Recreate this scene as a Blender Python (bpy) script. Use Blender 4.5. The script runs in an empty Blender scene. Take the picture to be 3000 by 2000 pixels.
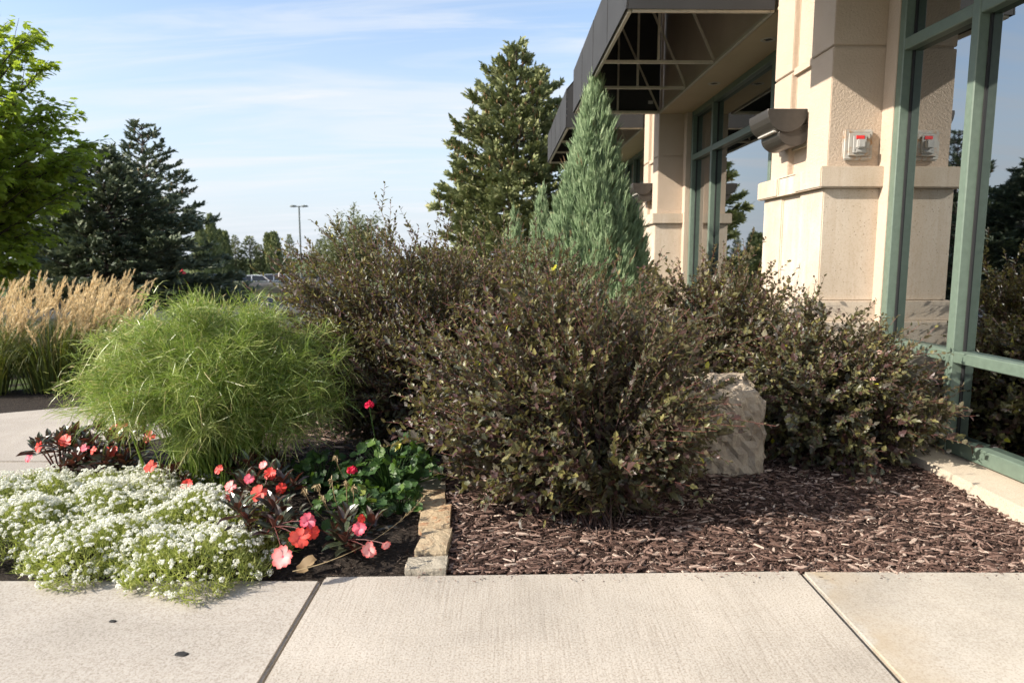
import bpy, bmesh, math
import numpy as np
from mathutils import Matrix, Vector

R = math.radians
SC = bpy.context.scene
COL = SC.collection

# ------------------------------------------------------------------ camera
cam_d = bpy.data.cameras.new('camera')
cam_d.sensor_width = 36.0
cam_d.lens = 24.0
cam_d.clip_start = 0.05
cam_d.clip_end = 2000.0
cam_d.dof.use_dof = True
cam_d.dof.focus_distance = 3.0
cam_d.dof.aperture_fstop = 4.0
cam = bpy.data.objects.new('camera', cam_d)
cam.location = (0, 0, 1.0)
cam.rotation_euler = (R(90 - 7.1), 0, 0)
COL.objects.link(cam)
SC.camera = cam

# ------------------------------------------------------------------ sun, sky, exposure
SUN_EL, SUN_AZ = 31.0, 20.0          # degrees; azimuth measured from -X towards -Y
to_sun = Vector((-math.cos(R(SUN_EL)) * math.cos(R(SUN_AZ)), -math.cos(R(SUN_EL)) * math.sin(R(SUN_AZ)), math.sin(R(SUN_EL))))
sun_d = bpy.data.lights.new('sun', 'SUN')
sun_d.energy = 4.1
sun_d.angle = R(0.53)
sun_d.color = (1.0, 0.92, 0.80)
sun = bpy.data.objects.new('sun', sun_d)
sun.rotation_euler = to_sun.to_track_quat('Z', 'Y').to_euler()
sun.location = (-20, -8, 20)
COL.objects.link(sun)

world = bpy.data.worlds.new('World')
SC.world = world
world.use_nodes = True


class NT:
    """small helper around a node tree"""
    def __init__(self, tree):
        self.t = tree
        tree.nodes.clear()

    def n(self, typ, ins=None, **props):
        nd = self.t.nodes.new('ShaderNode' + typ)
        for k, v in props.items():
            setattr(nd, k, v)
        for k, v in (ins or {}).items():
            s = nd.inputs[k]
            if isinstance(v, bpy.types.NodeSocket):
                self.t.links.new(v, s)
            elif isinstance(v, bpy.types.Node):
                self.t.links.new(v.outputs[0], s)
            else:
                if hasattr(s.default_value, '__len__') and len(s.default_value) == 4 and len(v) == 3:
                    v = (*v, 1.0)
                s.default_value = v
        return nd

    def math(self, op, a, b=0.0, c=0.0, clamp=False):
        return self.n('Math', {0: a, 1: b, 2: c}, operation=op, use_clamp=clamp).outputs[0]

    def vmath(self, op, a, b=(0, 0, 0)):
        return self.n('VectorMath', {0: a, 1: b}, operation=op).outputs[0]

    def ramp(self, fac, stops, interp='LINEAR'):
        nd = self.n('ValToRGB', {0: fac})
        cr = nd.color_ramp
        cr.interpolation = interp
        while len(cr.elements) < len(stops):
            cr.elements.new(0.5)
        for e, (p, c) in zip(cr.elements, stops):
            e.position = p
            if isinstance(c, (int, float)):
                c = (c, c, c)
            e.color = (*c, 1.0)
        return nd.outputs[0]

    def mix(self, fac, a, b, blend='MIX'):
        nd = self.n('Mix', data_type='RGBA', blend_type=blend)
        for i, v in ((0, fac), (6, a), (7, b)):
            s = nd.inputs[i]
            if isinstance(v, bpy.types.NodeSocket):
                self.t.links.new(v, s)
            else:
                s.default_value = (*v, 1.0) if hasattr(v, '__len__') and len(v) == 3 else v
        return nd.outputs[2]

    def noise(self, vec, scale, detail=4.0, rough=0.55, dist=0.0):
        return self.n('TexNoise', {'Vector': vec, 'Scale': scale, 'Detail': detail, 'Roughness': rough, 'Distortion': dist}).outputs[0]


def build_sky():
    w = NT(world.node_tree)
    sky = w.n('TexSky', sky_type='NISHITA')
    sky.sun_disc = False
    sky.sun_elevation = R(SUN_EL)
    sky.sun_rotation = math.atan2(to_sun.x, to_sun.y)
    sky.altitude = 250.0
    sky.air_density = 1.0
    sky.dust_density = 1.6
    sky.ozone_density = 1.6
    tc = w.n('TexCoord')
    sep = w.n('SeparateXYZ', {0: tc.outputs['Generated']})
    z = w.math('MAXIMUM', sep.outputs[2], 0.0)
    den = w.math('ADD', z, 0.16)
    u = w.math('DIVIDE', sep.outputs[0], den)
    v = w.math('DIVIDE', sep.outputs[1], den)
    p = w.n('CombineXYZ', {0: u, 1: v, 2: 0.0}).outputs[0]
    m1 = w.n('Mapping', {'Vector': p, 'Rotation': (0, 0, R(-32)), 'Scale': (0.42, 1.5, 1.0), 'Location': (0.7, 0.35, 0)}).outputs[0]
    n1 = w.noise(m1, 1.25, 7.0, 0.55, 0.9)
    m2 = w.n('Mapping', {'Vector': p, 'Rotation': (0, 0, R(-18)), 'Scale': (0.5, 3.2, 1.0), 'Location': (3.1, 1.7, 0)}).outputs[0]
    n2 = w.noise(m2, 1.6, 6.0, 0.6, 0.7)
    c1 = w.ramp(n1, [(0.42, 0.0), (0.66, 1.0)], 'EASE')
    c2 = w.ramp(n2, [(0.46, 0.0), (0.70, 1.0)], 'EASE')
    cl = w.math('ADD', w.math('MULTIPLY', c1, 0.66), w.math('MULTIPLY', c2, 0.46), clamp=True)
    low = w.ramp(z, [(0.0, 1.0), (0.38, 0.0)])
    haze = w.mix(w.math('MULTIPLY', low, 0.95), sky.outputs[0], (2.80, 3.08, 3.48))
    col = w.mix(w.math('MULTIPLY', cl, 0.95), haze, (3.35, 3.50, 3.72))
    bg = w.n('Background', {'Color': col, 'Strength': 0.125})
    out = w.n('OutputWorld', {'Surface': bg.outputs[0]})


build_sky()
SC.view_settings.view_transform = 'Standard'
SC.view_settings.look = 'None'
SC.view_settings.gamma = 1.0
SC.view_settings.use_curve_mapping = False
SC.view_settings.exposure = 1.12
SC.cycles.max_bounces = 6
SC.cycles.diffuse_bounces = 3
SC.cycles.glossy_bounces = 4
SC.cycles.transmission_bounces = 4
SC.cycles.use_adaptive_sampling = True
SC.cycles.adaptive_threshold = 0.02
SC.cycles.transparent_max_bounces = 8

# ------------------------------------------------------------------ mesh helpers
def nrm(a):
    return a / np.maximum(np.linalg.norm(a, axis=-1, keepdims=True), 1e-9)


class MD:
    """collects vertices and faces and links them as one mesh object"""
    def __init__(self):
        self.V, self.T, self.Q, self.A, self.n = [], [], [], [], 0
        self.MT, self.MQ = [], []

    def add(self, V, F, rnd=None, mi=0):
        V = np.asarray(V, dtype=np.float64).reshape(-1, 3)
        F = np.asarray(F, dtype=np.int64)
        if F.shape[1] == 3:
            self.T.append(F + self.n)
            self.MT.append(np.full(len(F), mi))
        else:
            self.Q.append(F + self.n)
            self.MQ.append(np.full(len(F), mi))
        self.V.append(V)
        a = np.zeros(len(V)) if rnd is None else np.broadcast_to(np.asarray(rnd, dtype=np.float64), (len(V),))
        self.A.append(a)
        self.n += len(V)
        return self

    def mesh(self, name, mats, smooth=False):
        me = bpy.data.meshes.new(name)
        V = np.concatenate(self.V)
        T = np.concatenate(self.T) if self.T else np.zeros((0, 3), int)
        Q = np.concatenate(self.Q) if self.Q else np.zeros((0, 4), int)
        me.vertices.add(len(V))
        me.vertices.foreach_set('co', V.astype(np.float32).ravel())
        me.loops.add(3 * len(T) + 4 * len(Q))
        me.loops.foreach_set('vertex_index', np.concatenate([T.ravel(), Q.ravel()]).astype(np.int32))
        me.polygons.add(len(T) + len(Q))
        st = np.concatenate([np.arange(len(T)) * 3, 3 * len(T) + np.arange(len(Q)) * 4])
        me.polygons.foreach_set('loop_start', st.astype(np.int32))
        mi = np.concatenate(self.MT + self.MQ).astype(np.int32)
        for m in (mats if isinstance(mats, (list, tuple)) else [mats]):
            me.materials.append(m)
        me.polygons.foreach_set('material_index', mi)
        me.polygons.foreach_set('use_smooth', np.full(len(T) + len(Q), bool(smooth)))
        at = me.attributes.new('rnd', 'FLOAT', 'POINT')
        at.data.foreach_set('value', np.concatenate(self.A).astype(np.float32))
        me.update(calc_edges=True)
        return me

    def build(self, name, mats, parent=None, smooth=False, kind=None):
        o = bpy.data.objects.new(name, self.mesh(name, mats, smooth))
        COL.objects.link(o)
        if parent is not None:
            o.parent = parent
        if kind:
            o['kind'] = kind
        return o


def inst(TV, TF, pos, X, Y, Z, s):
    """instances of a template: pos (n,3), axes (n,3), s (n,) or (n,3)"""
    TV = np.asarray(TV, float)
    TF = np.asarray(TF, int)
    n, k = len(pos), len(TV)
    s = np.asarray(s, float)
    if s.ndim == 1:
        s = np.repeat(s[:, None], 3, 1)
    V = (pos[:, None, :] + X[:, None, :] * (TV[None, :, 0:1] * s[:, None, 0:1]) + Y[:, None, :] * (TV[None, :, 1:2] * s[:, None, 1:2])
         + Z[:, None, :] * (TV[None, :, 2:3] * s[:, None, 2:3]))
    F = (TF[None] + (np.arange(n) * k)[:, None, None]).reshape(-1, TF.shape[1])
    return V.reshape(-1, 3), F


def frames(Yd, Zd):
    Y = nrm(Yd)
    Z = nrm(Zd - (Zd * Y).sum(-1, keepdims=True) * Y)
    return np.cross(Y, Z), Y, Z


def tubes(P, Rr, k=4):
    P = np.asarray(P, float)
    n, m, _ = P.shape
    Rr = np.broadcast_to(np.asarray(Rr, float), (n, m))
    T = nrm(np.gradient(P, axis=1))
    ref = np.where(np.abs(T[..., 2:3]) > 0.9, np.array([1.0, 0, 0]), np.array([0, 0, 1.0]))
    U = nrm(np.cross(T, ref))
    W = np.cross(T, U)
    a = np.arange(k) * 2 * math.pi / k
    V = P[:, :, None, :] + Rr[:, :, None, None] * (U[:, :, None, :] * np.cos(a)[None, None, :, None] + W[:, :, None, :] * np.sin(a)[None, None, :, None])
    i = np.arange(n)[:, None, None] * m * k
    j = np.arange(m - 1)[None, :, None] * k
    q = np.arange(k)[None, None, :]
    q2 = (q + 1) % k
    F = np.stack([i + j + q, i + j + q2, i + j + k + q2, i + j + k + q], -1).reshape(-1, 4)
    return V.reshape(-1, 3), F


def ribbons(P, W, S):
    """P (n,m,3), W (n,m), S (n,3)|(n,m,3) side vectors"""
    n, m, _ = P.shape
    W = np.broadcast_to(np.asarray(W, float), (n, m))
    S = S[:, None, :] if S.ndim == 2 else S
    V = np.stack([P - S * W[..., None] / 2, P + S * W[..., None] / 2], 2)
    i = np.arange(n)[:, None] * m * 2
    j = np.arange(m - 1)[None, :] * 2
    F = np.stack([i + j, i + j + 1, i + j + 3, i + j + 2], -1).reshape(-1, 4)
    return V.reshape(-1, 3), F


def bez(P0, P1, P2, m):
    t = np.linspace(0, 1, m)[None, :, None]
    return (1 - t) ** 2 * P0[:, None] + 2 * t * (1 - t) * P1[:, None] + t ** 2 * P2[:, None]


def rdir(g, n):
    return nrm(g.normal(size=(n, 3)))


def box(x0, x1, y0, y1, z0, z1):
    V = [(x0, y0, z0), (x1, y0, z0), (x1, y1, z0), (x0, y1, z0), (x0, y0, z1), (x1, y0, z1), (x1, y1, z1), (x0, y1, z1)]
    F = [(0, 3, 2, 1), (4, 5, 6, 7), (0, 1, 5, 4), (1, 2, 6, 5), (2, 3, 7, 6), (3, 0, 4, 7)]
    return V, F


def place(name, me, parent=None, loc=(0, 0, 0), rot=(0, 0, 0)):
    o = bpy.data.objects.new(name, me)
    COL.objects.link(o)
    o.location = loc
    o.rotation_euler = rot
    if parent is not None:
        o.parent = parent
    return o


def bevelled(name, boxes, mat, parent=None, bev=0.004, seg=1, extra=None):
    """one mesh from boxes with rounded edges"""
    bm = bmesh.new()
    for b in boxes:
        V, F = box(*b)
        vs = [bm.verts.new(v) for v in V]
        for f in F:
            bm.faces.new([vs[i] for i in f])
    for V, F in (extra or []):
        vs = [bm.verts.new(v) for v in V]
        for f in F:
            bm.faces.new([vs[i] for i in f])
    if bev:
        bmesh.ops.bevel(bm, geom=bm.edges[:], offset=bev, segments=seg, affect='EDGES', clamp_overlap=True)
    bmesh.ops.recalc_face_normals(bm, faces=bm.faces)
    me = bpy.data.meshes.new(name)
    bm.to_mesh(me)
    bm.free()
    me.materials.append(mat)
    return place(name, me, parent)


def prism(pts, z0, z1):
    """vertical prism over a polygon given counter-clockwise"""
    n = len(pts)
    V = [(x, y, z0) for x, y in pts] + [(x, y, z1) for x, y in pts]
    F = [tuple(range(n - 1, -1, -1)), tuple(range(n, 2 * n))]
    F += [(i, (i + 1) % n, n + (i + 1) % n, n + i) for i in range(n)]
    return V, F


def extrude_x(prof, axis_pts, axis='y'):
    """profile [(a,z)] extruded along y between two values, a on x"""
    y0, y1 = axis_pts
    n = len(prof)
    V = [(a, y0, z) for a, z in prof] + [(a, y1, z) for a, z in prof]
    F = [tuple(range(n - 1, -1, -1)), tuple(range(n, 2 * n))]
    F += [(i, (i + 1) % n, n + (i + 1) % n, n + i) for i in range(n)]
    return V, F


def bar(p, q, w, d=None):
    """a rectangular bar from p to q"""
    p, q = np.array(p, float), np.array(q, float)
    d = d or w
    T = nrm(q - p)
    ref = np.array([0, 1.0, 0]) if abs(T[1]) < 0.9 else np.array([1.0, 0, 0])
    U = nrm(np.cross(T, ref))
    W = np.cross(T, U)
    V = [e + U * a * w / 2 + W * b * d / 2 for e in (p, q) for a, b in ((-1, -1), (1, -1), (1, 1), (-1, 1))]
    F = [(0, 3, 2, 1), (4, 5, 6, 7), (0, 1, 5, 4), (1, 2, 6, 5), (2, 3, 7, 6), (3, 0, 4, 7)]
    return V, F


def tag(o, label=None, cat=None, group=None, kind=None):
    if label:
        o['label'] = label
    if cat:
        o['category'] = cat
    if group:
        o['group'] = group
    if kind:
        o['kind'] = kind
    return o


def thing(name, label, cat, loc=(0, 0, 0), rz=0.0, group=None):
    o = bpy.data.objects.new(name, None)
    o.empty_display_size = 0.1
    COL.objects.link(o)
    o.location = loc
    o.rotation_euler = (0, 0, rz)
    return tag(o, label, cat, group)


def part_empty(name, parent, loc=(0, 0, 0), rz=0.0):
    o = bpy.data.objects.new(name, None)
    COL.objects.link(o)
    o.parent = parent
    o.location = loc
    o.rotation_euler = (0, 0, rz)
    return o


def copy_tree(o, parent=None):
    c = o.copy()
    COL.objects.link(c)
    c.parent = parent
    for ch in list(o.children):
        copy_tree(ch, c)
    return c


# ------------------------------------------------------------------ materials
def new_mat(name):
    m = bpy.data.materials.new(name)
    m.use_nodes = True
    return m, NT(m.node_tree)


def finish(nt, bsdf):
    nt.n('OutputMaterial', {'Surface': bsdf.outputs[0] if isinstance(bsdf, bpy.types.Node) else bsdf})


def plain(name, col, rough=0.5, metal=0.0, spec=0.5):
    m, t = new_mat(name)
    tc = t.n('TexCoord').outputs['Object']
    nz = t.noise(tc, 35.0, 4.0)
    c = t.mix(t.ramp(nz, [(0.3, 0.0), (0.75, 1.0)]), tuple(x * 0.86 for x in col), tuple(min(1, x * 1.08) for x in col))
    r = t.n('MapRange', {0: nz, 3: max(0.0, rough - 0.08), 4: min(1.0, rough + 0.08)}).outputs[0]
    finish(t, t.n('BsdfPrincipled', {'Base Color': c, 'Roughness': r, 'Metallic': metal, 'Specular IOR Level': spec}))
    return m


def noisy(name, stops, scale=8.0, detail=6.0, rough=0.85, bump=0.3, bscale=60.0, dist=0.01, coord='Object', spec=0.3, fine=None):
    m, t = new_mat(name)
    tc = t.n('TexCoord').outputs[coord]
    c = t.ramp(t.noise(tc, scale, detail, 0.6), stops)
    if fine:
        f = t.noise(tc, fine[0], 3.0, 0.6)
        c = t.mix(t.ramp(f, [(0.35, 0.0), (0.7, 1.0)]), c, t.mix(1.0, c, (fine[1],) * 3, 'MULTIPLY'))
    h = t.noise(tc, bscale, 5.0, 0.65)
    b = t.n('Bump', {'Strength': bump, 'Distance': dist, 'Height': h})
    finish(t, t.n('BsdfPrincipled', {'Base Color': c, 'Roughness': rough, 'Specular IOR Level': spec, 'Normal': b.outputs[0]}))
    return m


def leaf_mat(name, stops, rough=0.45, transl=0.3, tcol=(0.2, 0.3, 0.04), spec=0.5, back=None, vein=False):
    m, t = new_mat(name)
    a = t.n('Attribute', attribute_name='rnd').outputs['Fac']
    c = t.ramp(a, stops)
    if back:
        g = t.n('NewGeometry').outputs['Backfacing']
        c = t.mix(t.math('MULTIPLY', g, back[1]), c, back[0])
    p = t.n('BsdfPrincipled', {'Base Color': c, 'Roughness': rough, 'Specular IOR Level': spec})
    if transl:
        tcn = t.mix(0.55, c, tcol)
        tr = t.n('BsdfTranslucent', {'Color': tcn})
        p = t.n('MixShader', {0: transl, 1: p.outputs[0], 2: tr.outputs[0]})
    finish(t, p)
    return m


def concrete(name, base, broom=0.0, stain=None, pebble=1.0, seed=0.0):
    m, t = new_mat(name)
    tc = t.n('TexCoord').outputs['Object']
    v = t.n('Mapping', {'Vector': tc, 'Location': (seed, seed * 1.7, 0)}).outputs[0]
    big = t.noise(v, 1.7, 5.0, 0.6, 0.4)
    mid = t.noise(v, 14.0, 5.0, 0.65)
    fine = t.noise(v, 170.0, 2.0, 0.75)
    c = t.ramp(big, [(0.3, tuple(x * 0.80 for x in base)), (0.7, tuple(min(1, x * 1.08) for x in base))])
    c = t.mix(t.ramp(mid, [(0.35, 0.35), (0.7, 0.0)]), c, t.mix(1.0, c, (0.86, 0.84, 0.80), 'MULTIPLY'))
    c = t.mix(t.ramp(fine, [(0.34, 0.95 * pebble), (0.52, 0.0)]), c, t.mix(1.0, c, (0.62, 0.58, 0.54), 'MULTIPLY'))
    c = t.mix(t.ramp(fine, [(0.56, 0.0), (0.72, 0.6)]), c, t.mix(1.0, c, (1.18, 1.18, 1.17), 'MULTIPLY'))
    vo = t.n('TexVoronoi', {'Vector': v, 'Scale': 55.0}, feature='F1')
    sp = t.ramp(vo.outputs['Distance'], [(0.05, 1.0), (0.12, 0.0)])
    pick = t.ramp(vo.outputs['Color'], [(0.72, 0.0), (0.74, 0.85)])
    c = t.mix(t.math('MULTIPLY', sp, pick), c, (0.10, 0.085, 0.075))
    h = t.math('ADD', t.math('MULTIPLY', fine, 0.5), t.math('MULTIPLY', mid, 0.35))
    if broom:
        bv = t.n('Mapping', {'Vector': tc, 'Scale': (1.0, 0.02, 1.0), 'Rotation': (0, 0, R(1.5))}).outputs[0]
        bn = t.noise(bv, 170.0, 3.0, 0.75)
        bl = t.noise(v, 2.3, 3.0)
        amt = t.math('MULTIPLY', t.ramp(bl, [(0.3, 0.35), (0.6, 1.0)]), broom)
        c = t.mix(t.math('MULTIPLY', t.ramp(bn, [(0.34, 1.0), (0.52, 0.0)]), amt), c, t.mix(1.0, c, (0.66, 0.63, 0.60), 'MULTIPLY'))
        h = t.math('ADD', h, t.math('MULTIPLY', bn, 1.1 * broom))
    if stain:
        sx = t.n('SeparateXYZ', {0: tc}).outputs[0]
        d = t.math('ADD', t.math('SUBTRACT', sx, stain[0]), t.math('MULTIPLY', t.math('SUBTRACT', t.noise(v, 4.0, 5.0), 0.5), 0.35))
        sf = t.ramp(d, [(0.0, 0.0), (0.035, 0.85), (0.2, 0.0)])
        sf = t.math('MULTIPLY', sf, t.ramp(t.noise(v, 3.0, 4.0), [(0.35, 0.2), (0.62, 1.0)]))
        c = t.mix(sf, c, stain[1])
    b = t.n('Bump', {'Strength': 0.35, 'Distance': 0.003, 'Height': h})
    finish(t, t.n('BsdfPrincipled', {'Base Color': c, 'Roughness': 0.9, 'Specular IOR Level': 0.25, 'Normal': b.outputs[0]}))
    return m


def precast(name, base):
    """pitted pale precast concrete"""
    m, t = new_mat(name)
    v = t.n('TexCoord').outputs['Object']
    big = t.noise(v, 3.2, 5.0, 0.6, 0.5)
    st = t.noise(t.n('Mapping', {'Vector': v, 'Scale': (3.0, 3.0, 0.6)}).outputs[0], 3.0, 5.0, 0.6)
    c = t.ramp(big, [(0.3, tuple(x * y for x, y in zip(base, (0.84, 0.80, 0.74)))), (0.68, base)])
    c = t.mix(t.ramp(st, [(0.5, 0.0), (0.75, 0.4)]), c, (0.68, 0.65, 0.60))
    dr = t.noise(t.n('Mapping', {'Vector': v, 'Scale': (9.0, 9.0, 0.7), 'Location': (3, 1, 2)}).outputs[0], 2.0, 5.0, 0.65)
    c = t.mix(t.ramp(dr, [(0.52, 0.0), (0.72, 0.45)]), c, t.mix(1.0, c, (0.72, 0.66, 0.58), 'MULTIPLY'))
    n1 = t.noise(v, 130.0, 3.0, 0.6)
    c = t.mix(t.ramp(n1, [(0.36, 0.4), (0.5, 0.0)]), c, t.mix(1.0, c, (0.72, 0.66, 0.58), 'MULTIPLY'))
    vo = t.n('TexVoronoi', {'Vector': v, 'Scale': 42.0})
    keep = t.ramp(vo.outputs['Color'], [(0.55, 0.0), (0.57, 1.0)])
    pit = t.math('MULTIPLY', t.ramp(vo.outputs['Distance'], [(0.06, 1.0), (0.16, 0.0)]), keep)
    c = t.mix(t.math('MULTIPLY', pit, 0.75), c, (0.20, 0.15, 0.10))
    h = t.math('SUBTRACT', t.math('MULTIPLY', n1, 0.25), pit)
    b = t.n('Bump', {'Strength': 0.5, 'Distance': 0.004, 'Height': h})
    finish(t, t.n('BsdfPrincipled', {'Base Color': c, 'Roughness': 0.88, 'Specular IOR Level': 0.25, 'Normal': b.outputs[0]}))
    return m


def glass_mat():
    m, t = new_mat('reflective glass')
    v = t.n('TexCoord').outputs['Object']
    h = t.noise(v, 1.3, 2.0, 0.4)
    b = t.n('Bump', {'Strength': 0.02, 'Distance': 0.02, 'Height': h})
    d = t.ramp(t.noise(v, 9.0, 5.0), [(0.3, 0.0), (0.8, 0.03)])
    r = t.math('ADD', d, 0.0)
    finish(t, t.n('BsdfPrincipled', {'Base Color': (0.40, 0.425, 0.445), 'Metallic': 1.0, 'Roughness': r, 'Normal': b.outputs[0]}))
    return m


M = {}
M['stucco'] = noisy('cream stucco', [(0.3, (0.46, 0.365, 0.280)), (0.7, (0.53, 0.43, 0.34))], 2.0, 5.0, 0.9, 0.8, 75.0, 0.007)
M['precast'] = precast('pale precast', (0.57, 0.485, 0.395))
M['soffit'] = noisy('soffit paint', [(0.3, (0.50, 0.40, 0.26)), (0.7, (0.56, 0.45, 0.30))], 2.0, 4.0, 0.85, 0.2, 90.0, 0.003)
M['frame'] = plain('green frame paint', (0.118, 0.160, 0.124), 0.42)
M['gasket'] = plain('black gasket', (0.015, 0.015, 0.016), 0.6)
M['glass'] = glass_mat()
M['fabric'] = noisy('black awning fabric', [(0.3, (0.030, 0.030, 0.031)), (0.7, (0.040, 0.040, 0.041))], 3.0, 4.0, 0.75, 0.15, 400.0, 0.001)
M['tube'] = plain('cream steel tube', (0.52, 0.47, 0.38), 0.5)
M['bronze'] = plain('dark bronze metal', (0.068, 0.060, 0.053), 0.40, 0.35)
M['lampglass'] = plain('lamp lens', (0.55, 0.52, 0.47), 0.25)
M['white'] = plain('white plastic', (0.42, 0.405, 0.38), 0.45)
M['red'] = plain('red plastic', (0.72, 0.03, 0.03), 0.4)
M['screw'] = plain('dark screw', (0.05, 0.05, 0.05), 0.5, 0.6)


def rusty_white():
    m, t = new_mat('rust stained white plate')
    v = t.n('TexCoord').outputs['Object']
    n1 = t.noise(v, 22.0, 6.0, 0.65, 0.5)
    n2 = t.noise(v, 90.0, 4.0)
    f = t.math('MULTIPLY', t.ramp(n1, [(0.46, 0.0), (0.60, 0.95)]), t.ramp(n2, [(0.3, 0.3), (0.6, 1.0)]))
    c = t.mix(f, (0.43, 0.41, 0.37), (0.36, 0.18, 0.06))
    finish(t, t.n('BsdfPrincipled', {'Base Color': c, 'Roughness': 0.55}))
    return m


M['rustplate'] = rusty_white()
M['slab_mid'] = concrete('broomed concrete', (0.49, 0.447, 0.39), broom=0.62, seed=1.0)
M['slab_left'] = concrete('sandy concrete', (0.445, 0.408, 0.36), broom=0.0, pebble=0.9, seed=5.0)
M['slab_right'] = concrete('stained concrete', (0.475, 0.435, 0.378), broom=0.15, stain=(0.93, (0.37, 0.29, 0.19)), pebble=0.7, seed=9.0)
M['slab_path'] = concrete('path concrete', (0.45, 0.41, 0.36), broom=0.2, seed=13.0)
M['ledge'] = concrete('ledge concrete', (0.55, 0.47, 0.37), broom=0.0, pebble=0.5, seed=3.0)
M['subbase'] = noisy('joint dirt', [(0.3, (0.02, 0.017, 0.013)), (0.7, (0.05, 0.042, 0.033))], 40.0)
M['kerb'] = concrete('kerb concrete', (0.50, 0.44, 0.38), pebble=0.6, seed=7.0)
M['asphalt'] = noisy('asphalt', [(0.3, (0.050, 0.050, 0.052)), (0.7, (0.085, 0.083, 0.082))], 1.5, 6.0, 0.9, 0.4, 120.0, 0.004)
M['lawn'] = noisy('lawn', [(0.25, (0.035, 0.060, 0.014)), (0.5, (0.065, 0.095, 0.022)), (0.75, (0.11, 0.115, 0.035))], 0.6, 8.0, 0.95, 0.8, 30.0, 0.03)
M['mulch'] = noisy('mulch ground', [(0.25, (0.022, 0.012, 0.009)), (0.5, (0.050, 0.028, 0.021)), (0.8, (0.11, 0.068, 0.053))], 45.0, 6.0, 0.95, 1.0, 90.0, 0.02)
M['soil'] = noisy('dark soil', [(0.25, (0.014, 0.010, 0.008)), (0.6, (0.035, 0.026, 0.020)), (0.85, (0.07, 0.052, 0.040))], 30.0, 7.0, 0.95, 1.0, 60.0, 0.02)


def chip_mat(name, stops):
    m, t = new_mat(name)
    a = t.n('Attribute', attribute_name='rnd').outputs['Fac']
    v = t.n('TexCoord').outputs['Object']
    nz = t.noise(v, 110.0, 4.0, 0.7)
    c = t.ramp(t.math('ADD', a, t.math('MULTIPLY', t.math('SUBTRACT', nz, 0.5), 0.35)), stops)
    b = t.n('Bump', {'Strength': 0.5, 'Distance': 0.002, 'Height': t.noise(v, 300.0, 3.0)})
    finish(t, t.n('BsdfPrincipled', {'Base Color': c, 'Roughness': 0.85, 'Specular IOR Level': 0.25, 'Normal': b.outputs[0]}))
    return m


M['chip'] = chip_mat('wood chips', [(0.0, (0.030, 0.018, 0.014)), (0.38, (0.105, 0.060, 0.046)), (0.70, (0.235, 0.155, 0.124)), (1.0, (0.56, 0.45, 0.37))])
M['crumb'] = chip_mat('soil crumbs', [(0.0, (0.018, 0.013, 0.010)), (0.7, (0.06, 0.045, 0.035)), (1.0, (0.16, 0.12, 0.095))])
M['ninebark'] = leaf_mat('dark bronze leaf', [(0.0, (0.056, 0.022, 0.026)), (0.20, (0.074, 0.040, 0.034)), (0.40, (0.064, 0.070, 0.050)), (0.60, (0.092, 0.092, 0.040)), (0.80, (0.150, 0.138, 0.052)), (0.975, (0.24, 0.215, 0.075)), (0.985, (0.42, 0.40, 0.03))],
                      rough=0.42, transl=0.26, tcol=(0.26, 0.24, 0.02), spec=0.42, back=((0.140, 0.120, 0.085), 0.7))
M['redtwig'] = leaf_mat('red brown twig', [(0.0, (0.035, 0.020, 0.016)), (0.6, (0.07, 0.030, 0.023)), (1.0, (0.17, 0.055, 0.042))], 0.6, 0.0)
M['blossom'] = leaf_mat('fading pink blossom', [(0.0, (0.42, 0.20, 0.15)), (1.0, (0.72, 0.55, 0.45))], 0.7, 0.2, (0.6, 0.4, 0.3))
M['juniper'] = leaf_mat('blue green juniper', [(0.0, (0.13, 0.190, 0.095)), (0.45, (0.235, 0.325, 0.170)), (0.9, (0.40, 0.49, 0.28)), (0.965, (0.36, 0.42, 0.24)), (0.985, (0.24, 0.14, 0.075))], 0.6, 0.2, (0.16, 0.26, 0.10), 0.3)
M['spruce'] = leaf_mat('spruce needles', [(0.0, (0.10, 0.125, 0.052)), (0.5, (0.21, 0.235, 0.10)), (0.85, (0.31, 0.32, 0.15)), (1.0, (0.37, 0.36, 0.18))], 0.6, 0.15, (0.10, 0.14, 0.03), 0.3)
M['spruce_dark'] = leaf_mat('dark spruce needles', [(0.0, (0.058, 0.080, 0.052)), (0.5, (0.118, 0.148, 0.094)), (0.85, (0.19, 0.215, 0.13)), (1.0, (0.25, 0.25, 0.14))], 0.6, 0.12, (0.07, 0.10, 0.03), 0.3)
M['cone'] = leaf_mat('spruce cones', [(0.0, (0.16, 0.085, 0.035)), (1.0, (0.30, 0.18, 0.08))], 0.75, 0.0)
M['bark'] = noisy('bark', [(0.3, (0.045, 0.035, 0.028)), (0.7, (0.12, 0.095, 0.075))], 12.0, 6.0, 0.9, 0.8, 40.0, 0.02)
M['maple'] = leaf_mat('maple leaf', [(0.0, (0.13, 0.185, 0.028)), (0.5, (0.22, 0.285, 0.042)), (0.85, (0.30, 0.34, 0.058)), (0.97, (0.24, 0.22, 0.04)), (1.0, (0.34, 0.18, 0.04))], 0.40, 0.55, (0.52, 0.68, 0.05), 0.5)
M['willow'] = leaf_mat('sage leaf', [(0.0, (0.085, 0.11, 0.045)), (0.6, (0.16, 0.185, 0.085)), (1.0, (0.25, 0.26, 0.14))], 0.55, 0.3, (0.3, 0.33, 0.1))
M['papyrus'] = leaf_mat('bright grass', [(0.0, (0.075, 0.140, 0.018)), (0.42, (0.225, 0.305, 0.052)), (0.8, (0.42, 0.47, 0.15)), (0.93, (0.42, 0.42, 0.15)), (1.0, (0.54, 0.42, 0.20))], 0.36, 0.32, (0.26, 0.42, 0.04), 0.6)
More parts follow.
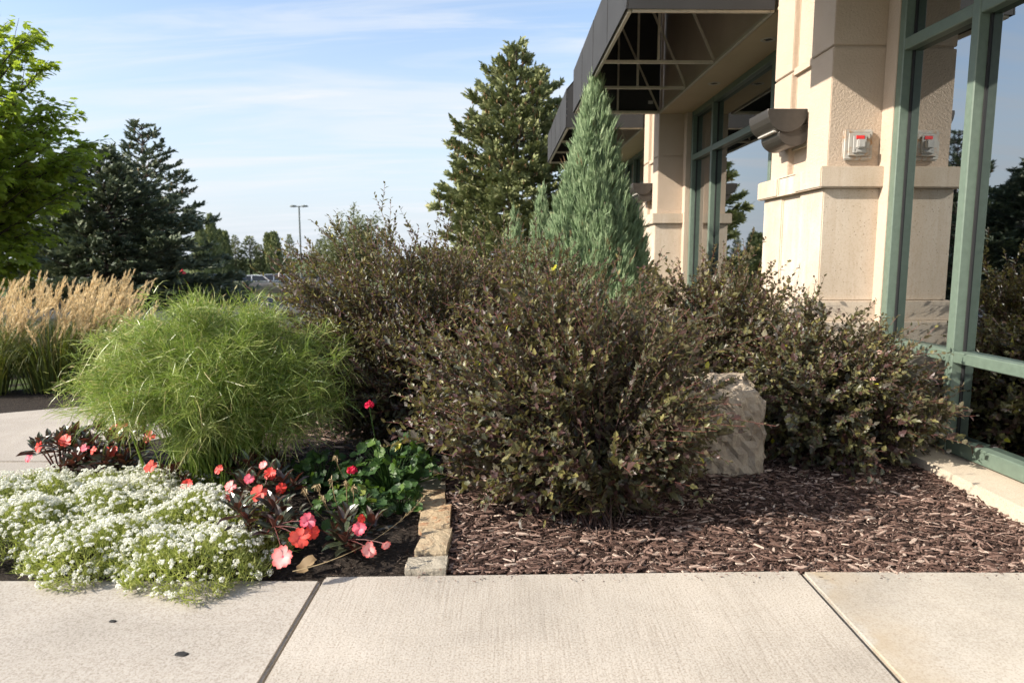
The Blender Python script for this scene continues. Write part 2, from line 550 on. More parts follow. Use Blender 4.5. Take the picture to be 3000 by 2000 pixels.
M['reedleaf'] = leaf_mat('reed leaf', [(0.0, (0.045, 0.075, 0.014)), (0.6, (0.10, 0.125, 0.025)), (1.0, (0.30, 0.22, 0.075))], 0.5, 0.3, (0.22, 0.26, 0.03))
M['plume'] = leaf_mat('tan plume', [(0.0, (0.54, 0.41, 0.21)), (0.6, (0.69, 0.54, 0.31)), (1.0, (0.80, 0.68, 0.46))], 0.7, 0.3, (0.8, 0.62, 0.36), 0.2)
M['alyleaf'] = leaf_mat('alyssum leaf', [(0.0, (0.18, 0.23, 0.05)), (0.5, (0.34, 0.38, 0.10)), (1.0, (0.52, 0.51, 0.20))], 0.5, 0.35, (0.40, 0.48, 0.06))
M['alyflower'] = leaf_mat('white petals', [(0.0, (0.74, 0.75, 0.62)), (1.0, (0.84, 0.84, 0.78))], 0.6, 0.25, (0.8, 0.8, 0.74), 0.2)
M['impleaf'] = leaf_mat('bronze impatiens leaf', [(0.0, (0.055, 0.024, 0.020)), (0.4, (0.042, 0.045, 0.028)), (0.8, (0.062, 0.085, 0.045)), (1.0, (0.11, 0.14, 0.06))], 0.32, 0.15, (0.20, 0.05, 0.02), 0.6, back=((0.14, 0.035, 0.03), 0.7))
M['impstem'] = plain('dark red stem', (0.12, 0.025, 0.02), 0.5)
M['gerleaf'] = leaf_mat('geranium leaf', [(0.0, (0.022, 0.055, 0.014)), (0.6, (0.045, 0.100, 0.022)), (0.9, (0.10, 0.17, 0.03)), (1.0, (0.24, 0.26, 0.05))], 0.5, 0.3, (0.20, 0.36, 0.03))
M['gerflower'] = leaf_mat('crimson petals', [(0.0, (0.60, 0.005, 0.045)), (1.0, (0.80, 0.02, 0.10))], 0.5, 0.3, (0.8, 0.02, 0.08))
M['dry'] = leaf_mat('dry straw', [(0.0, (0.22, 0.15, 0.075)), (1.0, (0.46, 0.36, 0.20))], 0.7, 0.15, (0.4, 0.3, 0.12))


def petal_mat(name, tip, mid, eye):
    m, t = new_mat(name)
    a = t.n('Attribute', attribute_name='rnd').outputs['Fac']
    c = t.ramp(a, [(0.0, eye), (0.16, mid), (0.55, mid), (1.0, tip)])
    p = t.n('BsdfPrincipled', {'Base Color': c, 'Roughness': 0.5})
    tr = t.n('BsdfTranslucent', {'Color': c})
    finish(t, t.n('MixShader', {0: 0.28, 1: p.outputs[0], 2: tr.outputs[0]}))
    return m


PET = {'coral': petal_mat('coral petal', (0.74, 0.055, 0.03), (0.78, 0.115, 0.085), (0.42, 0.01, 0.05)),
       'red': petal_mat('red orange petal', (0.68, 0.028, 0.015), (0.70, 0.045, 0.028), (0.45, 0.01, 0.04)),
       'pink': petal_mat('pale pink petal', (0.76, 0.10, 0.09), (0.84, 0.40, 0.38), (0.55, 0.02, 0.10)),
       'rose': petal_mat('rose petal', (0.74, 0.055, 0.09), (0.78, 0.17, 0.23), (0.50, 0.01, 0.10))}
M['sandstone'] = None


def sandstone(name, stops, seed):
    m, t = new_mat(name)
    v = t.n('Mapping', {'Vector': t.n('TexCoord').outputs['Object'], 'Location': (seed, seed * 2.1, 0), 'Rotation': (0.2, 0.1, seed)}).outputs[0]
    a = t.noise(t.n('Mapping', {'Vector': v, 'Scale': (1, 2.2, 1)}).outputs[0], 9.0, 6.0, 0.6, 1.2)
    c = t.ramp(a, stops)
    f = t.noise(v, 160.0, 3.0)
    c = t.mix(t.ramp(f, [(0.35, 0.35), (0.5, 0.0)]), c, t.mix(1.0, c, (0.7, 0.66, 0.6), 'MULTIPLY'))
    b = t.n('Bump', {'Strength': 0.9, 'Distance': 0.014, 'Height': t.math('ADD', t.noise(v, 26.0, 8.0, 0.7), a)})
    finish(t, t.n('BsdfPrincipled', {'Base Color': c, 'Roughness': 0.85, 'Specular IOR Level': 0.25, 'Normal': b.outputs[0]}))
    return m


STONE = [sandstone('buff sandstone', [(0.3, (0.37, 0.285, 0.185)), (0.5, (0.46, 0.37, 0.25)), (0.7, (0.36, 0.25, 0.155))], 1.0),
         sandstone('rusty sandstone', [(0.28, (0.40, 0.30, 0.19)), (0.50, (0.47, 0.36, 0.23)), (0.58, (0.38, 0.20, 0.11)), (0.72, (0.48, 0.38, 0.25))], 2.3),
         sandstone('grey sandstone', [(0.3, (0.34, 0.30, 0.235)), (0.6, (0.42, 0.375, 0.30)), (0.8, (0.44, 0.29, 0.18))], 4.1)]
M['boulder'] = sandstone('pale limestone', [(0.25, (0.25, 0.20, 0.155)), (0.5, (0.40, 0.33, 0.25)), (0.75, (0.50, 0.42, 0.325))], 6.2)
M['paint_dark'] = plain('dark blue car paint', (0.012, 0.018, 0.040), 0.25, 0.2)
M['paint_grey'] = plain('charcoal car paint', (0.035, 0.038, 0.045), 0.25, 0.2)
M['paint_white'] = plain('white car paint', (0.75, 0.75, 0.76), 0.25)
M['paint_silver'] = plain('silver car paint', (0.50, 0.52, 0.54), 0.28, 0.4)
M['carglass'] = plain('car glass', (0.012, 0.014, 0.018), 0.06, 0.0, 0.8)
M['tyre'] = plain('tyre rubber', (0.02, 0.02, 0.02), 0.8)
M['rim'] = plain('alloy rim', (0.45, 0.45, 0.46), 0.35, 0.8)
M['headlight'] = plain('car lamp', (0.75, 0.75, 0.72), 0.1)
M['pole'] = plain('grey green pole', (0.10, 0.115, 0.105), 0.5, 0.3)
M['gum'] = plain('black gum', (0.018, 0.017, 0.017), 0.8)

# ------------------------------------------------------------------ ground, roads, pavement
def heightfield(name, xs, ys, fz, mat, kind='structure', parent=None):
    xs, ys = np.asarray(xs, float), np.asarray(ys, float)
    X, Y = np.meshgrid(xs, ys)
    V = np.stack([X, Y, fz(X, Y)], -1).reshape(-1, 3)
    a, b = len(xs), len(ys)
    i, j = np.meshgrid(np.arange(b - 1), np.arange(a - 1), indexing='ij')
    q = i * a + j
    F = np.stack([q, q + 1, q + a + 1, q + a], -1).reshape(-1, 4)
    return MD().add(V, F).build(name, mat, parent, True, kind)


def sstep(e0, e1, x):
    t = np.clip((x - e0) / (e1 - e0), 0, 1)
    return t * t * (3 - 2 * t)


LOW = -2.15


def terrain(x, y):
    return -0.035 + sstep(20, 44, y) * (LOW + 0.035) + 0.03 * np.sin(x * 0.31) * sstep(19, 25, y)


heightfield('ground', np.concatenate([np.linspace(-600, -62, 10), np.linspace(-60, 60, 61), np.linspace(62, 600, 10)]),
            np.concatenate([np.linspace(-200, -5, 8), np.linspace(-2, 60, 63), np.linspace(64, 900, 24)]), terrain, M['lawn'])
heightfield('road', np.linspace(-80, 0.6, 20), np.linspace(10.2, 17.5, 6), lambda x, y: 0 * x - 0.022, M['asphalt'])
heightfield('parking_lot', np.linspace(-120, 60, 20), np.linspace(46, 112, 12), lambda x, y: 0 * x + LOW + 0.012, M['asphalt'])


def slab_piece(pts, top, mat, parent, bev=0.007):
    V, F = prism(pts, top - 0.11, top)
    o = bevelled('slab', [], mat, parent, bev, 2, [(V, F)])
    return o


sw = MD().add(*box(-6.0, 2.6, -1.1, 2.03, -0.3, -0.085)).build('sidewalk', M['subbase'], kind='structure')
sw['label'] = 'pale concrete pavement of large slabs in front of the planting bed'
J = 0.006
xj = [-6.68, -5.16, -3.64, -2.12, -0.596, 0.927, 2.45]
ye = [2.02, 2.02, 2.06, 2.06, 2.052, 2.088, 2.085]
for i in range(6):
    x0, x1 = xj[i] + J, xj[i + 1] - J
    top = {3: -0.008, 4: 0.0, 5: -0.004}.get(i, -0.006)
    mt = {3: 'slab_left', 4: 'slab_mid', 5: 'slab_right'}.get(i, 'slab_path')
    y0e, y1e = (2.036, 2.036) if i == 3 else ((2.046, 2.087) if i == 4 else ((2.09, 2.078) if i == 5 else (2.05, 2.05)))
    slab_piece([(x0, 0.545), (x1, 0.545), (x1, y1e), (x0, y0e)], top, M[mt], sw)
    slab_piece([(x0, -0.98), (x1, -0.98), (x1, 0.533), (x0, 0.533)], top, M[mt], sw)

path = MD()
path.add(*box(-7.4, -2.2, 2.08, 3.4, -0.3, -0.09))
path = path.build('footpath', M['subbase'], kind='structure')
for pts in ([(-3.634, 2.063), (-2.126, 2.063), (-2.10, 3.27), (-3.634, 3.27)],
            [(-3.634, 3.283), (-2.10, 3.283), (-2.02, 3.65), (-1.72, 4.0), (-1.75, 4.4), (-2.2, 4.62), (-2.9, 4.55), (-3.634, 4.15)],
            [(-5.15, 2.063), (-3.646, 2.063), (-3.646, 3.27), (-5.15, 3.27)],
            [(-5.15, 3.283), (-3.646, 3.283), (-3.646, 4.145), (-5.15, 3.55)],
            [(-6.66, 2.063), (-5.162, 2.063), (-5.162, 3.27), (-6.66, 3.27)]):
    slab_piece(pts, -0.006, M['slab_path'], path)

# kerb along the road, in lengths
kb = MD().add(*box(-60, 0.5, 9.98, 10.18, -0.25, -0.06)).build('kerb', M['kerb'], kind='structure')
for k in range(14):
    x0 = -24 + k * 1.75
    bevelled('kerb_stone', [(x0, x0 + 1.735, 9.96, 10.2, -0.2, 0.09)], M['kerb'], kb, 0.012)


def bump2(x, y, s=1.0):
    return 0.5 * np.sin(3.1 * x * s + 1.3) * np.cos(2.7 * y * s + 0.4) + 0.3 * np.sin(7.3 * x * s + y * 5.1 * s) + 0.2 * np.cos(13.0 * y * s - 9.0 * x * s)


def bedz(x, y):
    return -0.016 + 0.045 * np.clip((y - 2.08) / 0.9, 0, 1) + 0.010 * bump2(x, y, 1.3) * np.clip((y - 2.08) / 0.2, 0, 1)


mulch = heightfield('mulch_bed', np.linspace(-0.34, 2.02, 60), np.concatenate([np.linspace(2.03, 4.4, 60), np.linspace(4.6, 9.9, 12)]), bedz, M['mulch'])
soil = heightfield('soil_bed', np.linspace(-2.13, -0.33, 50), np.linspace(2.01, 3.66, 50),
                   lambda x, y: -0.03 + 0.03 * np.clip((y - 2.05) / 0.5, 0, 1) + 0.008 * bump2(x, y, 2.6), M['soil'])
heightfield('reed_bed', np.linspace(-9.5, 0.4, 40), np.linspace(3.5, 9.97, 26), lambda x, y: -0.03 + 0.012 * bump2(x, y), M['soil'])


def chips(name, n, x0, x1, y0, y1, fz, mat, parent, g, lmin, lmax, singles=0, keep=None):
    x = g.uniform(x0, x1, n)
    y = y0 + (y1 - y0) * g.uniform(0, 1, n) ** 1.25
    if keep is not None:
        k = keep(x, y)
        x, y = x[k], y[k]
        n = len(x)
    L = lmin + (lmax - lmin) * g.uniform(0, 1, n) ** 2.2
    Wd = np.clip(L * g.uniform(0.08, 0.32, n), 0.0022, 0.012)
    Th = np.clip(Wd * g.uniform(0.25, 0.6, n), 0.0015, 0.006)
    az = g.normal(0.15, 0.75, n)
    tilt = g.normal(0, 0.16, n)
    Yd = np.stack([np.cos(az) * np.cos(tilt), np.sin(az) * np.cos(tilt), np.sin(tilt)], -1)
    Zd = np.array([0, 0, 1.0]) + g.normal(0, 0.35, (n, 3))
    X, Y, Z = frames(Yd, Zd)
    pos = np.stack([x, y, fz(x, y) + g.uniform(0.001, 0.016, n)], -1)
    rnd = np.clip(g.beta(1.35, 1.8, n), 0, 1)
    TV = np.array([(-.32, -.5, -.5), (.40, -.46, -.5), (.5, .1, -.5), (.22, .5, -.5), (-.5, .2, -.5),
                   (-.28, -.46, .5), (.36, -.42, .45), (.42, .1, .55), (.15, .47, .4), (-.42, .2, .5)])
    TF = [(5, 6, 7), (5, 7, 9), (9, 7, 8), (0, 1, 6), (0, 6, 5), (1, 2, 7), (1, 7, 6), (2, 3, 8), (2, 8, 7), (3, 4, 9), (3, 9, 8), (4, 0, 5), (4, 5, 9)]
    s = np.stack([Wd, L, Th], -1)
    order = np.argsort(-L / (np.hypot(x, y) ** 1.5))
    sel, rest = order[:singles], order[singles:]
    V, F = inst(TV, TF, pos[rest], X[rest], Y[rest], Z[rest], s[rest])
    MD().add(V, F, np.repeat(rnd[rest], len(TV))).build(name + '_litter' if singles else name, mat, parent, kind='stuff')
    if singles:
        mes = [MD().add(TV, TF, q).mesh(name, mat) for q in np.linspace(0.15, 0.95, 10)]
        for i in sel:
            o = bpy.data.objects.new(name, mes[int(rnd[i] * 9.99)])
            mt = Matrix(((X[i, 0] * s[i, 0], Y[i, 0] * s[i, 1], Z[i, 0] * s[i, 2], pos[i, 0]), (X[i, 1] * s[i, 0], Y[i, 1] * s[i, 1], Z[i, 1] * s[i, 2], pos[i, 1]),
                         (X[i, 2] * s[i, 0], Y[i, 2] * s[i, 1], Z[i, 2] * s[i, 2], pos[i, 2] + 0.004), (0, 0, 0, 1)))
            o.matrix_basis = mt
            COL.objects.link(o)
            o.parent = parent


g0 = np.random.default_rng(11)
chips('wood_chip', 28000, -0.30, 1.93, 2.085, 3.6, bedz, M['chip'], mulch, g0, 0.006, 0.050, 300)
chips('bark_crumbs', 160, -0.3, 1.9, 2.0, 2.10, lambda x, y: 0 * x, M['chip'], mulch, g0, 0.004, 0.014)
chips('wood_chips', 2600, -1.5, -0.3, 3.15, 4.3, lambda x, y: 0 * x - 0.012, M['chip'], soil, g0, 0.015, 0.07)
chips('soil_crumbs', 2600, -0.95, -0.33, 2.05, 3.3, lambda x, y: -0.03 + 0.03 * np.clip((y - 2.05) / 0.5, 0, 1) + 0.008 * bump2(x, y, 2.6), M['crumb'], soil, g0, 0.006, 0.03)

# ------------------------------------------------------------------ building (local x = into the building, local y = along the wall away from the camera)
BO, BR = (1.745, 3.87, 0.0), R(1.0)
B = thing('office_building', 'cream stucco office building with green framed reflective windows beside the planting bed', 'building', BO, BR)
ZB = 2.60


def column(y0):
    c = part_empty('column', B, (0, y0, 0))

    def tri(name, z0, z1, out, ov, inset, mat, bev=0.004):
        a, b, x = -ov, 0.8 + ov, -out
        V, F = prism([(x, a), (0.34, a), (0.34, b), (x, b), (x, 0.53), (x + inset, 0.53), (x + inset, 0.27), (x, 0.27)], z0, z1)
        return bevelled(name, [], mat, c, bev, 2, [(V, F)])
    tri('shaft', 1.489, 2.125, 0.0, 0.0, 0.035, M['stucco'])
    bevelled('groove', [(0.012, 0.33, 0.012, 0.788, 2.11, 2.15)], M['stucco'], c, 0.0)
    tri('upper_shaft', 2.137, 4.6, 0.0, 0.0, 0.035, M['stucco'])
    tri('cap', 1.374, 1.489, 0.062, 0.062, 0.012, M['precast'], 0.006)
    tri('base', 0.752, 1.374, 0.026, 0.026, 0.012, M['precast'], 0.006)
    tri('plinth', 0.64, 0.752, 0.062, 0.062, 0.008, M['precast'], 0.012)
    tri('footing', -0.1, 0.64, 0.10, 0.10, 0.008, M['precast'], 0.012)
    return c


PER = 4.13
for k in range(3):
    column(k * PER)
bevelled('jamb', [(0.285, 0.5, -0.11, -0.001, 0.0, 4.6)], M['stucco'], B, 0.004)
for k in range(1, 3):
    bevelled('jamb', [(0.285, 0.5, k * PER - 0.11, k * PER - 0.001, 0.0, ZB)], M['stucco'], B, 0.004)
    bevelled('jamb', [(0.285, 0.5, (k - 1) * PER + 0.801, (k - 1) * PER + 0.9, 0.0, ZB)], M['stucco'], B, 0.004)


def window(loc, rz, y0, y1, mull, upto):
    """frame bars and panes between y0 and y1 (front plane at local x = 0)"""
    w = part_empty('window', B, loc, rz)
    fw, fd = 0.050, 0.11
    zs = [(0.08, 0.15), (0.505, 0.558), (2.065, 2.125), (upto - 0.06, upto)]
    ys = [y0] + mull + [y1]
    for yv in ys:
        bevelled('mullion', [(0.0, fd, yv - fw / 2, yv + fw / 2, 0.08, upto)], M['frame'], w, 0.004)
    for a, b in zip(ys[:-1], ys[1:]):
        for z0, z1 in zs:
            bevelled('transom', [(0.003, fd, a + fw / 2 - 0.001, b - fw / 2 + 0.001, z0, z1)], M['frame'], w, 0.004)
        for (q0, z0), (z1, q1) in zip(zs[:-1], zs[1:]):
            for ya in (a + fw / 2 - 0.001, b - fw / 2 - 0.008):
                bevelled('gasket', [(0.048, 0.1, ya, ya + 0.009, z0, z1)], M['gasket'], w, 0)
            V, F = box(0.055, 0.065, a + fw / 2, b - fw / 2, z0 - 0.002, z1 + 0.002)
            MD().add(V, F).build('pane', M['glass'], w)
    return w


# near bay, turned eight degrees; placed at world (2.05, 3.76)
inv = Matrix.Translation(Vector(BO)) @ Matrix.Rotation(BR, 4, 'Z')
wl = inv.inverted() @ Vector((2.04, 3.775, 0.0))
window((wl.x, wl.y, 0), R(1.5), -3.3, -0.03, [-2.1, -0.58], ZB + 0.6)
window((0.34, 0, 0), 0, 0.93, PER - 0.14, [1.72, 3.27], ZB)
window((0.34, PER, 0), 0, 0.93, PER - 0.14, [1.72, 3.27], ZB)
# upper walls, soffits, end wall and roof slab
bevelled('wall', [(0.03, 0.3, 0.802, PER - 0.002, ZB + 0.02, 4.6)], M['stucco'], B, 0.0)
bevelled('wall', [(0.03, 0.3, PER + 0.802, 2 * PER - 0.002, ZB + 0.02, 4.6)], M['stucco'], B, 0.0)
bevelled('wall', [(0.03, 0.26, -3.5, -0.115, 3.22, 4.6)], M['stucco'], B, 0.0)
bevelled('wall', [(0.35, 7.5, 2 * PER + 0.802, 2 * PER + 1.0, -0.1, 4.6)], M['stucco'], B, 0.0)
bevelled('wall', [(0.0, 0.3, -4.6, -3.52, -0.1, 4.6)], M['stucco'], B, 0.0)
bevelled('soffit', [(0.012, 0.52, 0.802, PER - 0.002, ZB, ZB + 0.018)], M['soffit'], B, 0.0)
bevelled('soffit', [(0.012, 0.52, PER + 0.802, 2 * PER - 0.002, ZB, ZB + 0.018)], M['soffit'], B, 0.0)
bevelled('roof', [(-0.05, 7.6, -4.7, 2 * PER + 1.1, 4.602, 4.9)], M['stucco'], B, 0.02)
bevelled('interior_wall', [(1.6, 1.7, -4.5, 2 * PER + 0.7, -0.1, 4.58)], M['gasket'], B, 0.0)


def downlight(y):
    d = thing('downlight', '', 'downlight', tuple(inv @ Vector((0.19, y, ZB))), BR, 'recessed downlights in the soffit')
    m = MD()
    a = np.linspace(0, 2 * math.pi, 25)[:-1]
    ring = []
    for r, z in ((0.036, 0.0), (0.040, -0.004), (0.056, -0.004), (0.058, 0.0)):
        ring.append(np.stack([np.cos(a) * r, np.sin(a) * r, np.full(24, z)], -1))
    V = np.concatenate(ring)
    F = [(i * 24 + j, i * 24 + (j + 1) % 24, (i + 1) * 24 + (j + 1) % 24, (i + 1) * 24 + j) for i in range(3) for j in range(24)]
    m.add(V, F)
    m.build('trim_ring', M['tube'], d, True)
    MD().add(np.stack([np.cos(a) * 0.036, np.sin(a) * 0.036, np.full(24, -0.001)], -1)[[0, 6, 12, 18]], [(3, 2, 1, 0)]).build('baffle', M['gasket'], d)
    return d


downlight(1.45)['label'] = 'round recessed downlight in the cream soffit, the nearer one above the far window'
downlight(2.75)['label'] = 'round recessed downlight in the cream soffit, the smaller one farther along the far window'

# concrete ledge at the foot of the near window
lp = [(1.895, 0.4), (2.9, 0.4), (2.6, 3.70), (1.86, 3.70), (1.885, 3.2), (1.905, 2.6)]
V, F = prism(lp, -0.15, 0.072)
ledge = bevelled('window_ledge', [], M['ledge'], None, 0.012, 3, [(V, F)])
tag(ledge, kind='structure')


def awning(y0, y1, label, trusses):
    a = thing('awning', label, 'awning', BO, BR, 'black fabric awnings over the window bays')
    xo, zv, zt = -0.985, 3.06, 4.15
    th = 0.008

    def sheet(name, pts, off):
        p = np.array(pts, float)
        q = p + np.array(off)
        n = len(p)
        F4 = [[i, (i + 1) % n, n + (i + 1) % n, n + i] for i in range(n)]
        bm = bmesh.new()
        vs = [bm.verts.new(v) for v in np.concatenate([p, q])]
        bm.faces.new(vs[:n])
        bm.faces.new(list(reversed(vs[n:])))
        for f in F4:
            bm.faces.new([vs[i] for i in f])
        bmesh.ops.recalc_face_normals(bm, faces=bm.faces)
        me = bpy.data.meshes.new(name)
        bm.to_mesh(me)
        bm.free()
        me.materials.append(M['fabric'])
        return place(name, me, a)
    e = 0.012
    sheet('valance', [(xo, y0, ZB), (xo, y1, ZB), (xo, y1, zv), (xo, y0, zv)], (th, 0, 0))
    sheet('roof_panel', [(xo, y0, zv + 0.001), (xo, y1, zv + 0.001), (-0.01, y1, zt), (-0.01, y0, zt)], (0.003, 0, -th))
    for q in (0.25, 0.5, 0.75):
        yq = y0 + (y1 - y0) * q
        MD().add(*box(xo - 0.003, xo + 0.001, yq - 0.006, yq + 0.006, ZB + 0.004, zv)).build('seam', M['fabric'], a)
    MD().add(*box(xo - 0.004, xo + 0.001, y0 + 0.002, y1 - 0.002, ZB + 0.001, ZB + 0.022)).build('hem', M['fabric'], a)
    end = [(xo + e, ZB), (-0.012, ZB), (-0.012, zt - 0.02), (xo + e, zv - 0.01)]
    sheet('end_panel', [(x, y0, z) for x, z in end], (0, th, 0))
    sheet('end_panel', [(x, y1 - th, z) for x, z in end], (0, th, 0))
    t = 0.024
    zc = ZB - t / 2 - 0.001 + 0.012

    def rod(name, p, q, w=t):
        return MD().add(*bar(p, q, w)).build(name, M['tube'], a)
    rod('front_rail', (xo + 0.028, y0 + 0.03, zc), (xo + 0.028, y1 - 0.03, zc))
    rod('wall_rail', (-0.018, y0 + 0.02, zc), (-0.018, y1 - 0.02, zc))
    rod('end_rail', (xo + 0.044, y0 + 0.026, zc), (-0.035, y0 + 0.026, zc))
    rod('end_rail', (xo + 0.044, y1 - 0.026, zc), (-0.035, y1 - 0.026, zc))
    zm = zv + (zt - zv) * 0.5
    for y in trusses + [y1 - 0.06]:
        w = 0.019
        rod('cross_bar', (xo + 0.044, y, zc + 0.002), (-0.035, y, zc + 0.002))
        rod('post', (xo * 0.5, y, ZB + 0.02), (xo * 0.5, y, zm - 0.03), w)
        rod('brace', (-0.03, y - 0.001, ZB + 0.02), (xo * 0.5, y - 0.001, zm - 0.04), w)
        rod('rafter', (xo + 0.02, y, zv - 0.02), (-0.03, y, zt - 0.05), w)
        rod('brace', (xo * 0.5, y + 0.001, zm - 0.06), (xo + 0.05, y + 0.001, ZB + 0.03), w * 0.8)
    rod('purlin', (xo * 0.5, y0 + 0.05, zm - 0.02), (xo * 0.5, y1 - 0.05, zm - 0.02), 0.026)
    rod('eave_rail', (xo + 0.03, y0 + 0.03, zv - 0.01), (xo + 0.03, y1 - 0.03, zv - 0.01), 0.026)
    bevelled('fabric_tag', [(-0.14, -0.085, y1 - 0.014, y1 - 0.0095, ZB + 0.10, ZB + 0.135)], M['white'], a, 0.0)
    return a


awning(-3.45, -0.03, 'black fabric awning above the near window, its corner reflected in the upper glass', [-2.2, -1.1])
awning(0.83, PER - 0.03, 'black box awning with cream tube trusses above the window between the two columns', [2.06, 2.93])
awning(PER + 0.83, 2 * PER - 0.03, 'smaller looking black awning beyond the second column, behind the juniper tip', [PER + 1.9, PER + 2.9])


def sconce(y0, label):
    s = thing('wall_lamp', label, 'wall lamp', tuple(inv @ Vector((0.035, y0 + 0.45, 1.645))), BR, 'half round bronze wall lamps on the columns')
    s.scale = (0.93, 0.93, 0.93)
    # hood profile, outward = -x
    o, h = 0.285, 0.14
    pr = [(-0.03, 0.235)]
    for k in range(13):
        a = math.pi * k / 12
        pr.append((-0.03 - (o - 0.03) / 2 + math.cos(a) * (o - 0.03) / 2, 0.235 - 0.02 - math.sin(a) * (h - 0.015)))
    pr.append((-o, 0.235))
    V, F = extrude_x(pr, (-0.165, 0.165))
    bevelled('hood', [], M['bronze'], s, 0.0025, 1, [(V, F)])
    pr2 = [(-0.004, 0.15)]
    for k in range(13):
        a = math.pi * k / 12
        pr2.append((-0.004 - 0.10 + math.cos(a) * 0.10, 0.09 - math.sin(a) * 0.085))
    pr2.append((-0.20, 0.10))
    V, F = extrude_x(pr2, (-0.15, 0.15))
    bevelled('lamp_body', [], M['bronze'], s, 0.0025, 1, [(V, F)])
    bevelled('lens', [(-0.235, -0.19, -0.13, 0.13, 0.095, 0.108)], M['lampglass'], s, 0.004)
    bevelled('back_plate', [(-0.014, -0.001, -0.13, 0.13, 0.01, 0.225)], M['tube'], s, 0.002)
    V, F = tubes(np.array([[[-0.06, -0.152, 0.10], [-0.06, -0.1495, 0.10]]]), 0.005, 8)
    MD().add(V, F).build('screw', M['white'], s)
    return s


sconce(0, 'dark bronze half round wall lamp on the near column, left of the alarm unit')
sconce(PER, 'small looking dark bronze wall lamp on the second column, beside the juniper')


def alarm():
    a = thing('alarm_unit', 'rust streaked white square alarm with red strip on the near column face', 'alarm', tuple(inv @ Vector((0.155, -0.001, 1.607))), BR)

    def rr(name, w, h, y0, y1, mat, bev):
        return bevelled(name, [(-w / 2, w / 2, y0, y1, -h / 2, h / 2)], mat, a, bev, 3)
    rr('back_box', 0.163, 0.165, -0.022, -0.0, M['rustplate'], 0.008)
    rr('cover_plate', 0.124, 0.128, -0.032, -0.021, M['rustplate'], 0.007)
    rr('lamp_housing', 0.078, 0.098, -0.039, -0.030, M['white'], 0.006)
    o = bevelled('red_strip', [(-0.023, 0.023, -0.0415, -0.037, 0.028, 0.046)], M['red'], a, 0.001)
    o = bevelled('strobe_lens', [(-0.021, 0.021, -0.062, -0.037, -0.022, 0.024)], M['white'], a, 0.005, 2)
    o = bevelled('sounder', [(-0.020, 0.028, -0.046, -0.037, -0.043, -0.028)], M['white'], a, 0.003, 2)
    V, F = tubes(np.array([[[-0.024, -0.0405, -0.031], [-0.024, -0.037, -0.031]]]), 0.0025, 8)
    MD().add(V, F).build('screw', M['screw'], a)
    return a


alarm()

# ------------------------------------------------------------------ foliage generators
# leaf templates: y along the leaf 0..1, x across, z the upper side
LEAF_LOBED = (np.array([(0, 0, 0), (-.20, .16, .03), (.20, .16, .03), (-.38, .40, .07), (.38, .40, .07), (-.22, .50, .03), (.22, .50, .03),
                        (-.24, .70, .05), (.24, .70, .05), (0, 1, -.06), (0, .45, -.02)]),
              np.array([(0, 10, 1), (0, 2, 10), (1, 10, 3), (2, 4, 10), (3, 10, 5), (4, 6, 10), (5, 10, 7), (6, 8, 10), (7, 10, 9), (8, 9, 10)]))
LEAF_OVAL = (np.array([(0, 0, 0), (-.24, .30, .05), (.24, .30, .05), (-.20, .66, .04), (.20, .66, .04), (0, 1, -.05), (0, .48, -.02)]),
             np.array([(0, 6, 1), (0, 2, 6), (1, 6, 3), (2, 4, 6), (3, 6, 5), (4, 5, 6)]))


def leaf_objects(name, tpl, mat, parent, idx, pos, X, Y, Z, s, rnd, levels=10):
    mes = [MD().add(tpl[0], tpl[1], q).mesh(name, mat) for q in np.linspace(0.02, 0.97, levels)]
    off = np.array(parent.location)
    for i in idx:
        o = bpy.data.objects.new(name, mes[min(levels - 1, int(rnd[i] * levels))])
        sx = s[i] if np.ndim(s[i]) else (s[i],) * 3
        p = pos[i] - off
        o.matrix_basis = Matrix([(X[i, r] * sx[0], Y[i, r] * sx[1], Z[i, r] * sx[2], p[r]) for r in range(3)] + [(0, 0, 0, 1)])
        COL.objects.link(o)
        o.parent = parent


def along(paths, t):
    """points and tangents on polylines (n,m,3) at parameters t (n,k) in 0..1"""
    n, m, _ = paths.shape
    u = np.clip(t, 0, 1) * (m - 1)
    i = np.minimum(u.astype(int), m - 2)
    f = (u - i)[..., None]
    r = np.arange(n)[:, None]
    a, b = paths[r, i], paths[r, i + 1]
    return a * (1 - f) + b * f, nrm(b - a)


